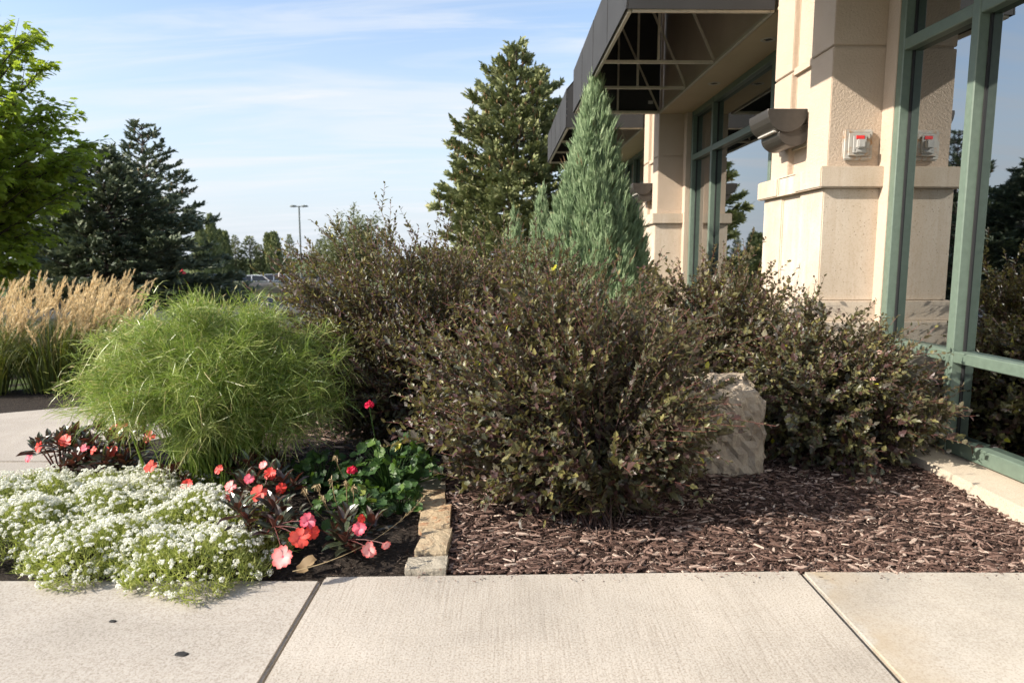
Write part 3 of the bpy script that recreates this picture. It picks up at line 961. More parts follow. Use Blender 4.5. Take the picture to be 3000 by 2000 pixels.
def shrub(label, base, cen, rad, seed, n_shoots=330, lean=(0, 0, 0), leaf=(0.013, 0.039), singles=300, blossoms=0, tall=0.10, keep=None, lobed=True, waist=1.0):
    g = np.random.default_rng(seed)
    base = np.array(base, float)
    root = thing('shrub', label, 'shrub', tuple(base), 0, 'dark leaved shrubs in the mulch bed')
    cen, rad = np.array(cen, float), np.array(rad, float)
    d = rdir(g, n_shoots * 3)
    rr = np.where(g.uniform(size=len(d)) < 0.72, g.uniform(0.86, 1.0, len(d)), g.uniform(0.45, 0.9, len(d)))
    rr = np.where(g.uniform(size=len(d)) < 0.10, rr * 1.16, rr)
    lump = 1 + 0.14 * np.sin(d[:, 0] * 5 + seed) * np.cos(d[:, 1] * 4 + d[:, 2] * 3 + seed * 2)
    E = cen + d * rad * (rr * lump)[:, None]
    # drawn in towards the foot
    E[:, :2] = cen[:2] + (E[:, :2] - cen[:2]) * (waist + (1 - waist) * np.clip(E[:, 2:3] / (cen[2] * 0.9), 0, 1))
    k = E[:, 2] > 0.07
    if keep is not None:
        k &= keep(E)
    E = E[k][:n_shoots]
    d, rr = d[k][:n_shoots], rr[k][:n_shoots]
    n = len(E)
    up = np.clip(d[:, 2], 0, 1) * (g.uniform(size=n) ** 2.5) * tall * 2.4
    E[:, 2] += up
    E += np.array(lean) * g.uniform(0.4, 1.0, (n, 1)) * np.clip((E[:, 2:3] - 0.2), 0, 2)
    P0 = base + np.stack([g.normal(0, 0.045, n), g.normal(0, 0.045, n), np.full(n, -0.02)], -1)
    h = E[:, 2]
    out = E - P0
    P1 = P0 + out * np.array([0.38, 0.38, 0.0]) + np.stack([g.normal(0, 0.05, n), g.normal(0, 0.05, n), h * g.uniform(0.55, 0.95, n)], -1)
    P = bez(P0, P1, E, 16)
    # side twigs on each shoot
    kt = 6
    ts = np.sort(g.uniform(0.42, 0.93, (n, kt)), 1)
    A, T = along(P, ts)
    A, T = A.reshape(-1, 3), T.reshape(-1, 3)
    side = nrm(np.cross(T, rdir(g, len(T))))
    outw = nrm(A - (base + np.array([0, 0, 0.35])))
    td = nrm(T * 0.75 + side * 0.75 + outw * 0.35 + np.array([0, 0, 0.18]))
    tl = g.uniform(0.07, 0.19, len(A))
    B1 = A + td * tl[:, None] * 0.5 + np.array([0, 0, 0.006])
    B2 = A + td * tl[:, None] + np.array([0, 0, 0.012]) + outw * tl[:, None] * 0.15
    B2[:, 2] = np.maximum(B2[:, 2], 0.03)
    Q = bez(A, B1, B2, 6)
    m = MD()
    rad_s = np.linspace(1, 0.3, 16)[None] * g.uniform(0.0024, 0.0036, (n, 1))
    V, F = tubes(P, rad_s, 4)
    m.add(V, F, np.tile(np.repeat(np.linspace(0.1, 0.9, 16), 4), n))
    V, F = tubes(Q, np.linspace(0.0013, 0.0008, 6)[None], 3)
    m.add(V, F, np.tile(np.repeat(np.linspace(0.5, 1.0, 6), 3), len(Q)))
    m.build('branches', M['redtwig'], root).location = -root.location
    # leaves
    seg = np.linalg.norm(np.diff(P, axis=1), axis=2).sum(1)
    LP, LT, LS, LA = [], [], [], []

    def put(paths, k, t0, t1, sc, droop):
        nn = len(paths)
        t = t0 + (t1 - t0) * (np.arange(k)[None] + g.uniform(-0.3, 0.3, (nn, k))) / (k - 1)
        p, tt = along(paths, t)
        LP.append(p.reshape(-1, 3))
        LT.append(tt.reshape(-1, 3))
        big = 1.0 - 0.40 * np.clip((t - t0) / (t1 - t0), 0, 1) ** 2
        LS.append((sc * big * g.uniform(0.75, 1.2, (nn, k))).ravel())
        ph = np.arange(k)[None] * 2.4 + g.uniform(0, 6.3, (nn, 1))
        LA.append((ph + g.normal(0, 0.35, (nn, k))).ravel())
    put(P, 42, 0.20, 1.0, leaf[1] * 0.85, 0)
    put(Q, 12, 0.06, 1.0, leaf[1] * 0.80, 0)
    p, T, s, ph = np.concatenate(LP), np.concatenate(LT), np.concatenate(LS), np.concatenate(LA)
    s = np.clip(s * np.where(p[:, 2] < 0.35, 1.15, 0.88) * g.uniform(0.55, 1.4, len(p)), leaf[0], leaf[1] * 1.3)
    ref = np.where(np.abs(T[:, 2:3]) > 0.92, np.array([1.0, 0, 0]), np.array([0, 0, 1.0]))
    U = nrm(np.cross(T, ref))
    W = np.cross(T, U)
    rad_d = U * np.cos(ph)[:, None] + W * np.sin(ph)[:, None]
    al = g.uniform(0.55, 1.15, len(p))[:, None]
    Ld = nrm(T * np.cos(al) + rad_d * np.sin(al) + np.array([0, 0, 0.12]))
    Zn = nrm(T * 0.8 + np.array([0, 0, 0.75]) + g.normal(0, 0.28, T.shape) - rad_d * 0.1)
    X, Y, Z = frames(Ld, Zn)
    ok = p[:, 2] > 0.02
    p, X, Y, Z, s = p[ok], X[ok], Y[ok], Z[ok], s[ok]
    hgt = np.clip((p[:, 2] - cen[2]) / rad[2], -1, 1)
    rnd = np.clip(g.beta(1.5, 1.8, len(p)) * 0.97 + 0.10 * hgt * g.uniform(0, 1, len(p)), 0, 0.96)
    # a few yellow tips
    yel = g.uniform(size=len(p)) < 0.0022
    rnd[yel] = 1.0
    S3 = np.stack([s * g.uniform(0.85, 1.25, len(s)), s * g.uniform(1.0, 1.25, len(s)), s * 1.25], -1)
    tpl = LEAF_LOBED if lobed else LEAF_OVAL
    # the leaves that show largest: near the camera and on the outside
    outr = (np.abs((p - cen) / rad) ** 2).sum(1)
    dist = np.linalg.norm(p - np.array([0, 0, 1.0]), axis=1)
    face = ((p - cen) * (np.array([0, 0, 1.0]) - cen)).sum(1)
    score = s / dist * (outr > 0.75) * (face > 0)
    order = np.argsort(-score)
    sel, rest = order[:singles], order[singles:]
    V, F = inst(tpl[0], tpl[1], p[rest], X[rest], Y[rest], Z[rest], S3[rest])
    MD().add(V, F, np.repeat(rnd[rest], len(tpl[0]))).build('foliage', M['ninebark'], root, False, 'stuff').location = -root.location
    if singles:
        leaf_objects('leaf', tpl, M['ninebark'], root, sel, p, X, Y, Z, S3, rnd, 12)
    # faded flower heads
    if blossoms:
        cand = np.where((E[:, 2] > cen[2]) & (rr > 0.85))[0]
        for i in g.permutation(cand)[:blossoms]:
            q = rdir(g, 22)
            q[:, 2] = np.abs(q[:, 2])
            pos = q * 0.012
            Xb, Yb, Zb = frames(rdir(g, 22), q)
            TV = np.array([(-.5, -.5, 0), (.5, -.5, 0), (.5, .5, .1), (-.5, .5, .1)])
            V, F = inst(TV, np.array([(0, 1, 2, 3)]), pos, Xb, Yb, Zb, np.full(22, 0.006))
            o = MD().add(V, F, np.repeat(g.uniform(0, 1, 22), 4)).build('flower_head', M['blossom'], root)
            o.location = Vector(E[i]) - root.location
    return root


shrub('dark bronze leaved shrub in front, spreading over the mulch beside the limestone block', (0.31, 2.50, 0.02), (0.25, 2.66, 0.40), (0.74, 0.44, 0.36), 3, 360,
      lean=(-0.12, 0, 0.03), blossoms=3, tall=0.16, waist=0.58, keep=lambda E: E[:, 0] < 0.84 - 0.30 * np.clip(0.35 - E[:, 2], 0, 1))
shrub('tall dark shrub behind the geraniums, its pale shoot tips leaning left against the sky', (-0.40, 3.50, 0.02), (-0.50, 3.58, 0.55), (0.78, 0.50, 0.52), 7, 420,
      lean=(-0.30, 0, 0.05), leaf=(0.017, 0.040), tall=0.08, lobed=False)
shrub('dark shrub at the foot of the juniper, between the front and tall left shrubs', (0.15, 4.05, 0.02), (0.02, 4.05, 0.57), (0.72, 0.42, 0.49), 13, 320,
      lean=(-0.1, 0, 0), leaf=(0.017, 0.039), singles=150, blossoms=2, tall=0.10, lobed=False)
shrub('dark shrub right of the juniper, rising behind the limestone block toward the near column', (1.20, 3.85, 0.02), (1.14, 3.80, 0.47), (0.54, 0.50, 0.42), 17, 290,
      leaf=(0.017, 0.040), singles=200, blossoms=7, tall=0.10, keep=lambda E: E[:, 0] < 1.60)
shrub('dark shrub beside the concrete ledge, its branches reaching over the green window frame', (1.56, 3.30, 0.02), (1.52, 3.24, 0.33), (0.48, 0.40, 0.34), 23, 280,
      leaf=(0.017, 0.042), singles=300, blossoms=3, tall=0.07)


def juniper(label, base, H, Rm, seed, n=5200, singles=0):
    g = np.random.default_rng(seed)
    root = thing('juniper', label, 'juniper', base, 0, 'upright blue green junipers by the awnings')
    t = g.uniform(0, 1, n * 2) ** 1.35
    prof = lambda t: Rm * np.clip(1.03 - t, 0, 1) ** 0.92 * np.clip((t + 0.22) / 0.30, 0, 1) ** 0.5 * (1 + 0.05 * np.sin(9 * t + seed))
    pr = prof(t)
    k = g.uniform(size=n * 2) < np.clip(pr / Rm, 0.10, 1)
    t, pr = t[k][:n], pr[k][:n]
    n = len(t)
    az = g.uniform(0, 2 * math.pi, n)
    lob = 1 + 0.13 * np.sin(az * 5 + t * 9 + seed) + 0.09 * np.sin(az * 11 - t * 17)
    rr = np.where(g.uniform(size=n) < 0.72, g.uniform(0.84, 1.0, n), g.uniform(0.45, 0.88, n)) * pr * lob
    rad = np.stack([np.cos(az), np.sin(az), 0 * az], -1)
    pos = rad * rr[:, None]
    pos[:, 2] = 0.04 + t * (H - 0.10)
    D = nrm(np.array([0, 0, 1.0]) + rad * (0.42 - 0.28 * t)[:, None] + g.normal(0, 0.16, (n, 3)))
    L = g.uniform(0.08, 0.17, n)
    c = 9
    base_ = np.repeat(pos, c, 0)
    off = g.uniform(0, 0.55, (n * c))
    Dd = np.repeat(D, c, 0)
    fan = nrm(Dd + g.normal(0, 0.26, (n * c, 3)))
    LL = np.repeat(L, c) * g.uniform(0.35, 0.7, n * c)
    P0 = base_ + Dd * (off * np.repeat(L, c))[:, None]
    P2 = P0 + fan * LL[:, None] * 0.6 + Dd * LL[:, None] * 0.5
    P1 = P0 + fan * LL[:, None] * 0.6
    P = bez(P0, P1, P2, 3)
    view = nrm(np.array([0.3, 1.0, 0]) + g.normal(0, 0.6, (n * c, 3)))
    S = nrm(np.cross(fan, view))
    V, F = ribbons(P, np.array([0.0058, 0.0062, 0.0016])[None] * g.uniform(0.8, 1.25, (n * c, 1)), S)
    sp = np.repeat(np.clip(g.normal(0.42, 0.2, n), 0, 0.85), c)
    sp = np.where(np.repeat(g.uniform(size=n) < 0.012, c), 0.99, sp)
    a = np.stack([sp * 0.75, sp, np.minimum(sp * 1.15 + 0.08, 0.99)], 1)
    MD().add(V, F, np.repeat(a.reshape(-1), 2)).build('foliage', M['juniper'], root, False, 'stuff')
    V, F = tubes(np.array([[[0, 0, -0.05], [0.01, 0, H * 0.5], [0, 0, H * 0.95]]]), np.array([[0.045, 0.026, 0.005]]), 8)
    MD().add(V, F).build('trunk', M['bark'], root, True)
    return root


juniper('large conical blue green juniper in front of the awnings', (0.755, 6.4, 0.0), 2.60, 0.60, 5, 13000)
juniper('slim blue green juniper just left of the large conical one', (0.36, 8.4, 0.0), 1.86, 0.25, 6, 1900)
juniper('smallest juniper tip showing above the shrubs left of the slim juniper', (0.03, 9.2, 0.0), 1.64, 0.25, 8, 1400)


def spruce_mesh(H, Rb, seed, whorls, dens=1.0, sparse=0.0, mat='spruce', cones=0, twig=(0.10, 0.24), z0=0.06, pw=0.85):
    """returns (needles mesh, wood mesh, cones mesh)"""
    g = np.random.default_rng(seed)
    BP, TP, TD, TL = [], [], [], []
    for w in range(whorls):
        t = z0 + (1 - z0) * (w / (whorls - 1)) ** 0.92
        nb = int(g.integers(5, 8) * (1 if t < 0.85 else 0.8))
        ro = g.uniform(0, 6.28)
        for b in range(nb):
            if g.uniform() < sparse:
                continue
            az = ro + b * 2 * math.pi / nb + g.normal(0, 0.18)
            L = Rb * (1.03 - t) ** pw * g.uniform(0.60, 1.16) + 0.06
            el = -0.18 + 0.85 * t + g.normal(0, 0.08)
            r = np.array([math.cos(az), math.sin(az), 0.0])
            zz = H * t * 0.97 + g.normal(0, 0.03)
            A = np.array([0, 0, zz])
            Bm = A + r * L * 0.55 + np.array([0, 0, math.tan(el) * L * 0.5 - 0.04 * L])
            C = A + r * L + np.array([0, 0, math.tan(el) * L * 0.8 + 0.10 * L])
            BP.append(bez(A[None], Bm[None], C[None], 7)[0])
            nt = max(5, int(L * 24 * dens))
            tt = g.uniform(0.12, 1.0, nt) ** 0.75
            p, T = along(BP[-1][None], tt[None])
            p, T = p[0], T[0]
            sd = np.cross(T, np.array([0, 0, 1.0]))
            sgn = np.where(np.arange(nt) % 2 == 0, 1, -1)[:, None]
            reach = (L * 0.42 * (1.05 - tt) + 0.05)[:, None] * g.uniform(0.1, 1.0, (nt, 1))
            p = p + nrm(sd) * sgn * reach + T * reach * 0.6 + np.array([0, 0, -0.05]) * reach
            p[:, 2] += g.normal(0, 0.035, nt)
            TP.append(p)
            TD.append(nrm(T * 0.8 + nrm(sd) * sgn * 0.55 + np.array([0, 0, 0.22]) + g.normal(0, 0.25, (nt, 3))))
            TL.append(g.uniform(twig[0], twig[1], nt) * (0.75 + 0.25 * (1 - t)))
    BPa = np.array(BP)
    p, D, L = np.concatenate(TP), np.concatenate(TD), np.concatenate(TL)
    n = len(p)
    c = 7
    Dd, Lr = np.repeat(D, c, 0), np.repeat(L, c)
    off = np.tile(np.linspace(0, 0.72, c), n)
    q = np.repeat(p, c, 0) + Dd * (off * Lr)[:, None]
    ref = nrm(np.cross(Dd, np.array([0.3, 0.2, 1.0])))
    ph = g.uniform(0, 6.28, n * c)[:, None]
    sidev = ref * np.cos(ph) + np.cross(Dd, ref) * np.sin(ph)
    nd = nrm(Dd * 0.8 + sidev * 0.55)
    X, Y, Z = frames(nd, np.cross(nd, sidev) + g.normal(0, 0.3, nd.shape))
    TV = np.array([(-.5, 0.0, 0), (.5, 0.0, 0), (.34, .6, .08), (0, 1, 0), (-.34, .6, .08)])
    TF = np.array([(0, 1, 2), (0, 2, 4), (4, 2, 3)])
    s = np.stack([np.clip(Lr * 0.30, 0.016, 0.07), Lr * g.uniform(0.42, 0.70, n * c), Lr * 0.2], -1)
    V, F = inst(TV, TF, q, X, Y, Z, s)
    rn = np.clip(np.repeat(g.normal(0.42, 0.2, n), c) + g.normal(0, 0.09, n * c) + off * 0.25, 0, 1)
    ne = MD().add(V, F, np.repeat(rn, 5)).mesh('needles', M[mat])
    wd = MD()
    V, F = tubes(BPa, np.linspace(0.022, 0.004, 7)[None] * (Rb / 1.8), 4)
    wd.add(V, F)
    V, F = tubes(np.array([[[0, 0, -0.15], [0.02, 0.01, H * 0.35], [-0.01, 0.02, H * 0.7], [0, 0, H * 0.99]]]), np.array([[0.13, 0.09, 0.045, 0.008]]) * (H / 6), 8)
    wd.add(V, F)
    cm = None
    if cones:
        hi = np.where(p[:, 2] > H * 0.45)[0]
        ci = g.choice(hi, min(cones, len(hi)), replace=False)
        cp = p[ci] + D[ci] * 0.05
        P = np.stack([cp, cp + np.array([0, 0, -0.03]), cp + np.array([0, 0, -0.075]), cp + np.array([0, 0, -0.115])], 1)
        V, F = tubes(P, np.array([[0.008, 0.018, 0.017, 0.005]]), 6)
        cm = MD().add(V, F, np.repeat(g.uniform(0, 1, len(ci)), 24)).mesh('cones', M['cone'])
    return ne, wd.mesh('trunk', M['bark'], True), cm


def spruce(meshes, label, loc, scale=1.0, rz=0.0, group=None, name='spruce_tree'):
    r = thing(name, label, 'tree', loc, rz, group)
    r.scale = (scale,) * 3 if np.isscalar(scale) else scale
    place('crown', meshes[0], r)['kind'] = 'stuff'
    place('trunk', meshes[1], r)
    if meshes[2]:
        place('cones', meshes[2], r)['kind'] = 'stuff'
    return r


SP_A = spruce_mesh(6.2, 2.65, 31, 32, 1.6, 0.04, 'spruce', 520, (0.13, 0.29), 0.06, 0.80)
SP_B = spruce_mesh(4.4, 2.6, 37, 24, 1.7, 0.0, 'spruce_dark', 0, (0.14, 0.28))
SP_C = spruce_mesh(6.2, 2.7, 41, 20, 1.05, 0.24, 'spruce_dark', 60, (0.14, 0.30))
SP_D = spruce_mesh(6.0, 1.7, 43, 18, 0.7, 0.05, 'spruce', 0, (0.2, 0.42))
spruce(SP_A, 'big spruce hung with brown cones behind the conical juniper, left of the awnings', (0.10, 17.5, -0.05), 1.0, 0.4)
spruce(SP_B, 'dense dark blue spruce behind the feathery tan grasses', (-8.6, 14.6, -0.05), (1.0, 1.0, 0.74), 1.0)
spruce(SP_C, 'tall open branched spruce rising behind the dense dark spruce', (-10.2, 19.4, -0.1), (0.90, 0.90, 0.76), 2.2)

def willow():
    g = np.random.default_rng(51)
    r = thing('sage_bush', 'pale sage green bushy tree behind the tall left shrub', 'tree', (-4.3, 19.0, -0.05))
    n = 190
    d = rdir(g, n)
    d[:, 2] = np.abs(d[:, 2])
    E = np.array([0, 0, 0.75]) + d * np.array([1.3, 1.1, 1.7]) * g.uniform(0.6, 1.05, (n, 1))
    P0 = np.tile(np.array([[0, 0, 0.0]]), (n, 1)) + g.normal(0, 0.08, (n, 3)) * [1, 1, 0]
    P1 = P0 + (E - P0) * [0.3, 0.3, 0] + np.stack([0 * d[:, 0], 0 * d[:, 0], E[:, 2] * 0.7], -1)
    P = bez(P0, P1, E, 8)
    V, F = tubes(P, np.linspace(0.02, 0.003, 8)[None], 4)
    MD().add(V, F, 0.3).build('trunk', M['bark'], r)
    t = g.uniform(0.4, 1.0, (n, 70))
    p, T = along(P, t)
    p = p.reshape(-1, 3) + g.normal(0, 0.07, (n * 70, 3))
    X, Y, Z = frames(T.reshape(-1, 3) * 0.8 + rdir(g, n * 70) * 0.9, rdir(g, n * 70) + [0, 0, 0.6])
    s = g.uniform(0.06, 0.11, n * 70)
    V, F = inst(LEAF_OVAL[0], LEAF_OVAL[1], p, X, Y, Z, np.stack([s * 0.75, s, s], -1))
    MD().add(V, F, np.repeat(g.uniform(0, 1, n * 70), 7)).build('crown', M['willow'], r, False, 'stuff')


willow()


def maple():
    g = np.random.default_rng(61)
    r = thing('maple_tree', 'green broadleaf maple at the left edge, its lobed leaves over the grasses', 'tree', (-7.8, 9.3, -0.05))
    n = 245
    d = rdir(g, n)
    cen, rad = np.array([0, 0, 2.55]), np.array([2.0, 1.8, 2.1])
    E = cen + d * rad * g.uniform(0.45, 1.0, (n, 1)) ** 0.6
    E = E[E[:, 2] > 0.75]
    n = len(E)
    P0 = np.stack([g.normal(0, 0.03, n), g.normal(0, 0.03, n), np.clip(E[:, 2] * 0.5 + g.uniform(-0.3, 0.1, n), 0.5, 3.4)], -1)
    P1 = P0 * 0.5 + E * 0.5 + np.stack([0 * E[:, 0], 0 * E[:, 0], g.uniform(0.0, 0.35, n)], -1)
    P = bez(P0, P1, E, 9)
    wd = MD()
    V, F = tubes(P, np.linspace(0.026, 0.005, 9)[None], 5)
    wd.add(V, F)
    V, F = tubes(np.array([[[0, 0, -0.1], [0.02, 0, 1.2], [0, 0.02, 2.6], [0.02, 0, 4.4]]]), np.array([[0.12, 0.095, 0.06, 0.012]]), 8)
    wd.add(V, F)
    kt = 13
    t = g.uniform(0.3, 1.0, (n, kt))
    A, T = along(P, t)
    A, T = A.reshape(-1, 3), T.reshape(-1, 3)
    outw = nrm(A - np.array([0, 0, 1.8]))
    td = nrm(T * 0.6 + outw * 0.7 + rdir(g, len(A)) * 0.6 + [0, 0, 0.1])
    tl = g.uniform(0.18, 0.46, len(A))[:, None]
    Q = bez(A, A + td * tl * 0.55 + [0, 0, 0.03], A + td * tl + np.array([0, 0, -0.02]), 5)
    V, F = tubes(Q, np.linspace(0.006, 0.002, 5)[None], 3)
    wd.add(V, F)
    wd.build('trunk', M['bark'], r, True)
    k = 12
    t = np.clip((np.arange(k)[None] + 0.5 + g.uniform(-0.4, 0.4, (len(Q), k))) / k, 0, 1)
    p, T = along(Q, t)
    p, T = p.reshape(-1, 3), T.reshape(-1, 3)
    sd = nrm(np.cross(T, [0, 0, 1.0])) * np.where(g.uniform(size=(len(p), 1)) < 0.5, 1, -1)
    Ld = nrm(T * 0.5 + sd * 0.9 + g.normal(0, 0.35, p.shape) + [0, 0, -0.35])
    p = p + Ld * 0.05
    Zn = np.array([0, 0, 1.0]) + g.normal(0, 0.4, p.shape)
    X, Y, Z = frames(Ld, Zn)
    TV = np.array([(0, 0, 0), (-.22, .06, .02), (-.52, .30, .0), (-.30, .40, .05), (-.42, .72, -.02), (-.16, .66, .04), (0, 1.0, -.10), (.16, .66, .04), (.42, .72, -.02), (.30, .40, .05), (.52, .30, 0), (.22, .06, .02), (0, .38, -.03)])
    TF = np.array([(12, i + 1, i) for i in range(11)] + [(12, 0, 11)])
    s = g.uniform(0.065, 0.125, len(p))
    V, F = inst(TV, TF, p, X, Y, Z, s)
    MD().add(V, F, np.repeat(np.clip(g.beta(2, 2.2, len(p)), 0, 1), 13)).build('crown', M['maple'], r, False, 'stuff')


maple()


def columnar(label, loc, H, W, seed):
    g = np.random.default_rng(seed)
    r = thing('arborvitae', label, 'tree', loc, 0, 'far trees beyond the parking lot')
    n = 1500
    t = g.uniform(0, 1, n)
    az = g.uniform(0, 6.28, n)
    pr = W * np.clip(1.05 - t, 0, 1) ** 0.85 * np.clip((t + 0.1) / 0.25, 0, 1) ** 0.5 * (1 + 0.18 * np.sin(az * 3 + t * 11 + seed))
    rad = np.stack([np.cos(az), np.sin(az), 0 * az], -1)
    p = rad * (pr * g.uniform(0.6, 1.0, n))[:, None]
    p[:, 2] = t * H
    X, Y, Z = frames(np.array([0, 0, 1.0]) + rad * 0.35 + g.normal(0, 0.25, (n, 3)), rad + g.normal(0, 0.4, (n, 3)))
    s = g.uniform(0.45, 0.85, n)
    V, F = inst(LEAF_OVAL[0], LEAF_OVAL[1], p, X, Y, Z, np.stack([s * 0.8, s, s * 0.6], -1))
    MD().add(V, F, np.repeat(np.clip(g.normal(0.45, 0.22, n), 0, 1), 7)).build('crown', M['spruce'], r, False, 'stuff')
    V, F = tubes(np.array([[[0, 0, -0.2], [0, 0, H * 0.8]]]), np.array([[0.2, 0.05]]), 6)
    MD().add(V, F).build('trunk', M['bark'], r)


FY = 105.0


def far(px, Y):                                          # lateral place of a far tree as a share of its distance
    return (px - 1176) / 1568 * (Y * 0.9923)


for px, Y, H, W, lb in [(487, 92, 8.2, 1.7, 'tall columnar evergreen just right of the left spruces, beyond the parked cars'),
                        (462, 90, 6.9, 1.5, 'columnar evergreen touching the left spruces beyond the parked cars'),
                        (505, 96, 6.4, 1.0, 'narrow dark columnar evergreen right of the tall one beyond the parked cars'),
                        (519, 98, 6.2, 1.2, 'blunt dark columnar evergreen at the right end of that group beyond the cars'),
                        (616, 100, 6.0, 0.9, 'thin dark columnar evergreen left of a broader one, beyond the white car'),
                        (631, 100, 6.2, 1.9, 'broad dark columnar evergreen near the lamp post beyond the parking lot')]:
    columnar(lb, (far(px, Y), Y, LOW), H, W, int(px))
for px, Y, sc, rz, lb in [(541, 100, (1.05, 1.05, 1.02), 0.3, 'far spruce with a thin top, left of the widest one beyond the parking lot'),
                          (575, 100, (1.55, 1.55, 1.0), 1.2, 'widest far brownish spruce beyond the white parked car'),
                          (598, 105, (1.0, 1.0, 0.82), 2.2, 'short far spruce on the right flank of the widest one'),
                          (666, 104, (0.9, 0.9, 1.06), 4.2, 'pointed far spruce just left of the lamp post'),
                          (735, 106, (1.3, 1.3, 0.95), 5.0, 'far spruce right of the lamp post, glimpsed through the sage bush')]:
    r = spruce(SP_D, lb, (far(px, Y), Y, LOW), sc, rz, 'far trees beyond the parking lot')


def hedge():
    g = np.random.default_rng(71)
    h = thing('hedge', 'dark clipped hedge between the left spruces and the pale rocks', 'hedge', (-9.2, 21.6, -0.15))
    n = 9000
    p = np.stack([g.uniform(-2.2, 2.2, n), g.uniform(-0.45, 0.45, n), g.uniform(-0.05, 1.0, n)], -1)
    f = g.integers(0, 3, n)
    p[:, 2] = np.where(f == 0, 0.88 + g.normal(0, 0.03, n), p[:, 2] * 0.9)
    p[:, 1] = np.where(f == 1, -0.45 + g.normal(0, 0.04, n), p[:, 1])
    p[:, 2] *= 0.36
    X, Y, Z = frames(rdir(g, n), np.array([0, -0.5, 0.8]) + rdir(g, n))
    s = g.uniform(0.04, 0.08, n)
    V, F = inst(LEAF_OVAL[0], LEAF_OVAL[1], p, X, Y, Z, s)
    MD().add(V, F, np.repeat(g.uniform(0, 1, n), 7)).build('foliage', M['spruce_dark'], h, False, 'stuff')
    P0 = np.stack([np.linspace(-2.1, 2.1, 14), np.zeros(14), np.full(14, -0.15)], -1)
    V, F = tubes(np.stack([P0, P0 + [0.03, 0.02, 0.25], P0 + [0, 0, 0.42]], 1), np.array([[0.02, 0.015, 0.006]]), 5)
    MD().add(V, F).build('branches', M['bark'], h)


hedge()


def rock_mesh(name, w, d, h, seed, mat, rough=0.03, cuts=5, sharp=True, rnd=0.10):
    g = np.random.default_rng(seed)
    bm = bmesh.new()
    bmesh.ops.create_cube(bm, size=1.0)
    bmesh.ops.subdivide_edges(bm, edges=bm.edges[:], cuts=cuts, use_grid_fill=True)
    K = g.normal(0, 1, (9, 3)) * np.array([5, 5, 5])
    ph = g.uniform(0, 6.28, 9)
    K2 = g.normal(0, 1, (9, 3)) * 9
    for v in bm.verts:
        p = np.array(v.co)
        q = p * (1 - rnd * (np.abs(p).max() * 2) * max(0, (np.sort(np.abs(p))[1] * 2) ** 6))
        co = q * np.array([w, d, h])
        nn = np.sin(K @ p + ph).sum() / 9 + 0.5 * np.sin(K2 @ p + ph).sum() / 9
        dirn = nrm(p)
        v.co = co + dirn * nn * rough
    me = bpy.data.meshes.new(name)
    bmesh.ops.recalc_face_normals(bm, faces=bm.faces)
    bm.to_mesh(me)
    bm.free()
    me.materials.append(mat)
    if not sharp:
        me.polygons.foreach_set('use_smooth', np.ones(len(me.polygons), bool))
    return me


for (x, y, w, d, h, lb) in [(-7.1, 19.8, 1.0, 0.6, 0.55, 'pale sunlit rock left of its neighbour, behind the grass mound'),
                            (-6.2, 20.1, 0.9, 0.7, 0.62, 'pale brown rock behind the left shrub shoots, right of its neighbour')]:
    o = place('garden_rock', rock_mesh('garden_rock', w, d, h, int(-x * 10), M['boulder'], 0.12, 6), None, (x, y, -0.05), (0, 0, 0.3))
    tag(o, lb, 'rock', 'pale rocks beyond the road')

# limestone block in the bed
def rugged(w, d, h, seed, mat):
    g = np.random.default_rng(seed)
    bm = bmesh.new()
    bmesh.ops.create_cube(bm, size=1.0)
    bmesh.ops.subdivide_edges(bm, edges=bm.edges[:], cuts=17, use_grid_fill=True)
    C = g.uniform(-0.6, 0.6, (46, 3))
    amp = g.uniform(-1, 1, 46)
    for v in bm.verts:
        p = np.array(v.co)
        dd = np.linalg.norm((C - p) * [1.0, 1.0, 1.5], axis=1)
        k = np.argsort(dd)[:2]
        facet = amp[k[0]] * 0.7 + 0.5 * (dd[k[1]] - dd[k[0]])
        fine = g.normal(0, 0.30)
        corner = np.clip((np.sort(np.abs(p))[1] - 0.40) / 0.1, 0, 1)
        taper = 1 - 0.10 * (p[2] + 0.5)
        co = p * np.array([w * taper, d * taper, h])
        v.co = co + nrm(p) * (facet * 0.034 + fine * 0.02 - corner * 0.024)
    bmesh.ops.recalc_face_normals(bm, faces=bm.faces)
    me = bpy.data.meshes.new('limestone_block')
    bm.to_mesh(me)
    bm.free()
    me.materials.append(mat)
    return me


bo = place('limestone_block', rugged(0.42, 0.30, 0.50, 5, M['boulder']), None, (0.93, 3.10, 0.19), (0.03, -0.02, -0.12))
tag(bo, 'pale rough limestone block standing between the front shrub and the ledge shrub', 'rock')

# edging stones
for i, (x, y, w, d, h, rz, mi, lb) in enumerate([
        (-0.277, 2.115, 0.135, 0.095, 0.066, 0.03, 2, 'grey flat edging stone touching the pavement, nearest of the stone row'),
        (-0.270, 2.270, 0.110, 0.185, 0.085, -0.03, 0, 'plain buff edging stone second from the pavement in the stone row'),
        (-0.288, 2.470, 0.118, 0.215, 0.100, 0.06, 1, 'rust banded edging stone in the middle of the stone row'),
        (-0.325, 2.665, 0.115, 0.185, 0.092, 0.10, 1, 'shaded buff edging stone fourth from the pavement'),
        (-0.345, 2.85, 0.12, 0.18, 0.085, 0.1, 2, 'grey edging stone farthest from the pavement, in the shade')]):
    o = place('edging_stone', rock_mesh('edging_stone', w, d, h, 80 + i, STONE[mi], 0.006, 6, True, 0.04), None, (x, y, (0.014, 0.028, 0.036, 0.036, 0.03)[i] - h / 2), (0.02 * (i % 2), -0.02, rz))
    tag(o, lb, 'stone', 'edging stones between flowers and mulch')


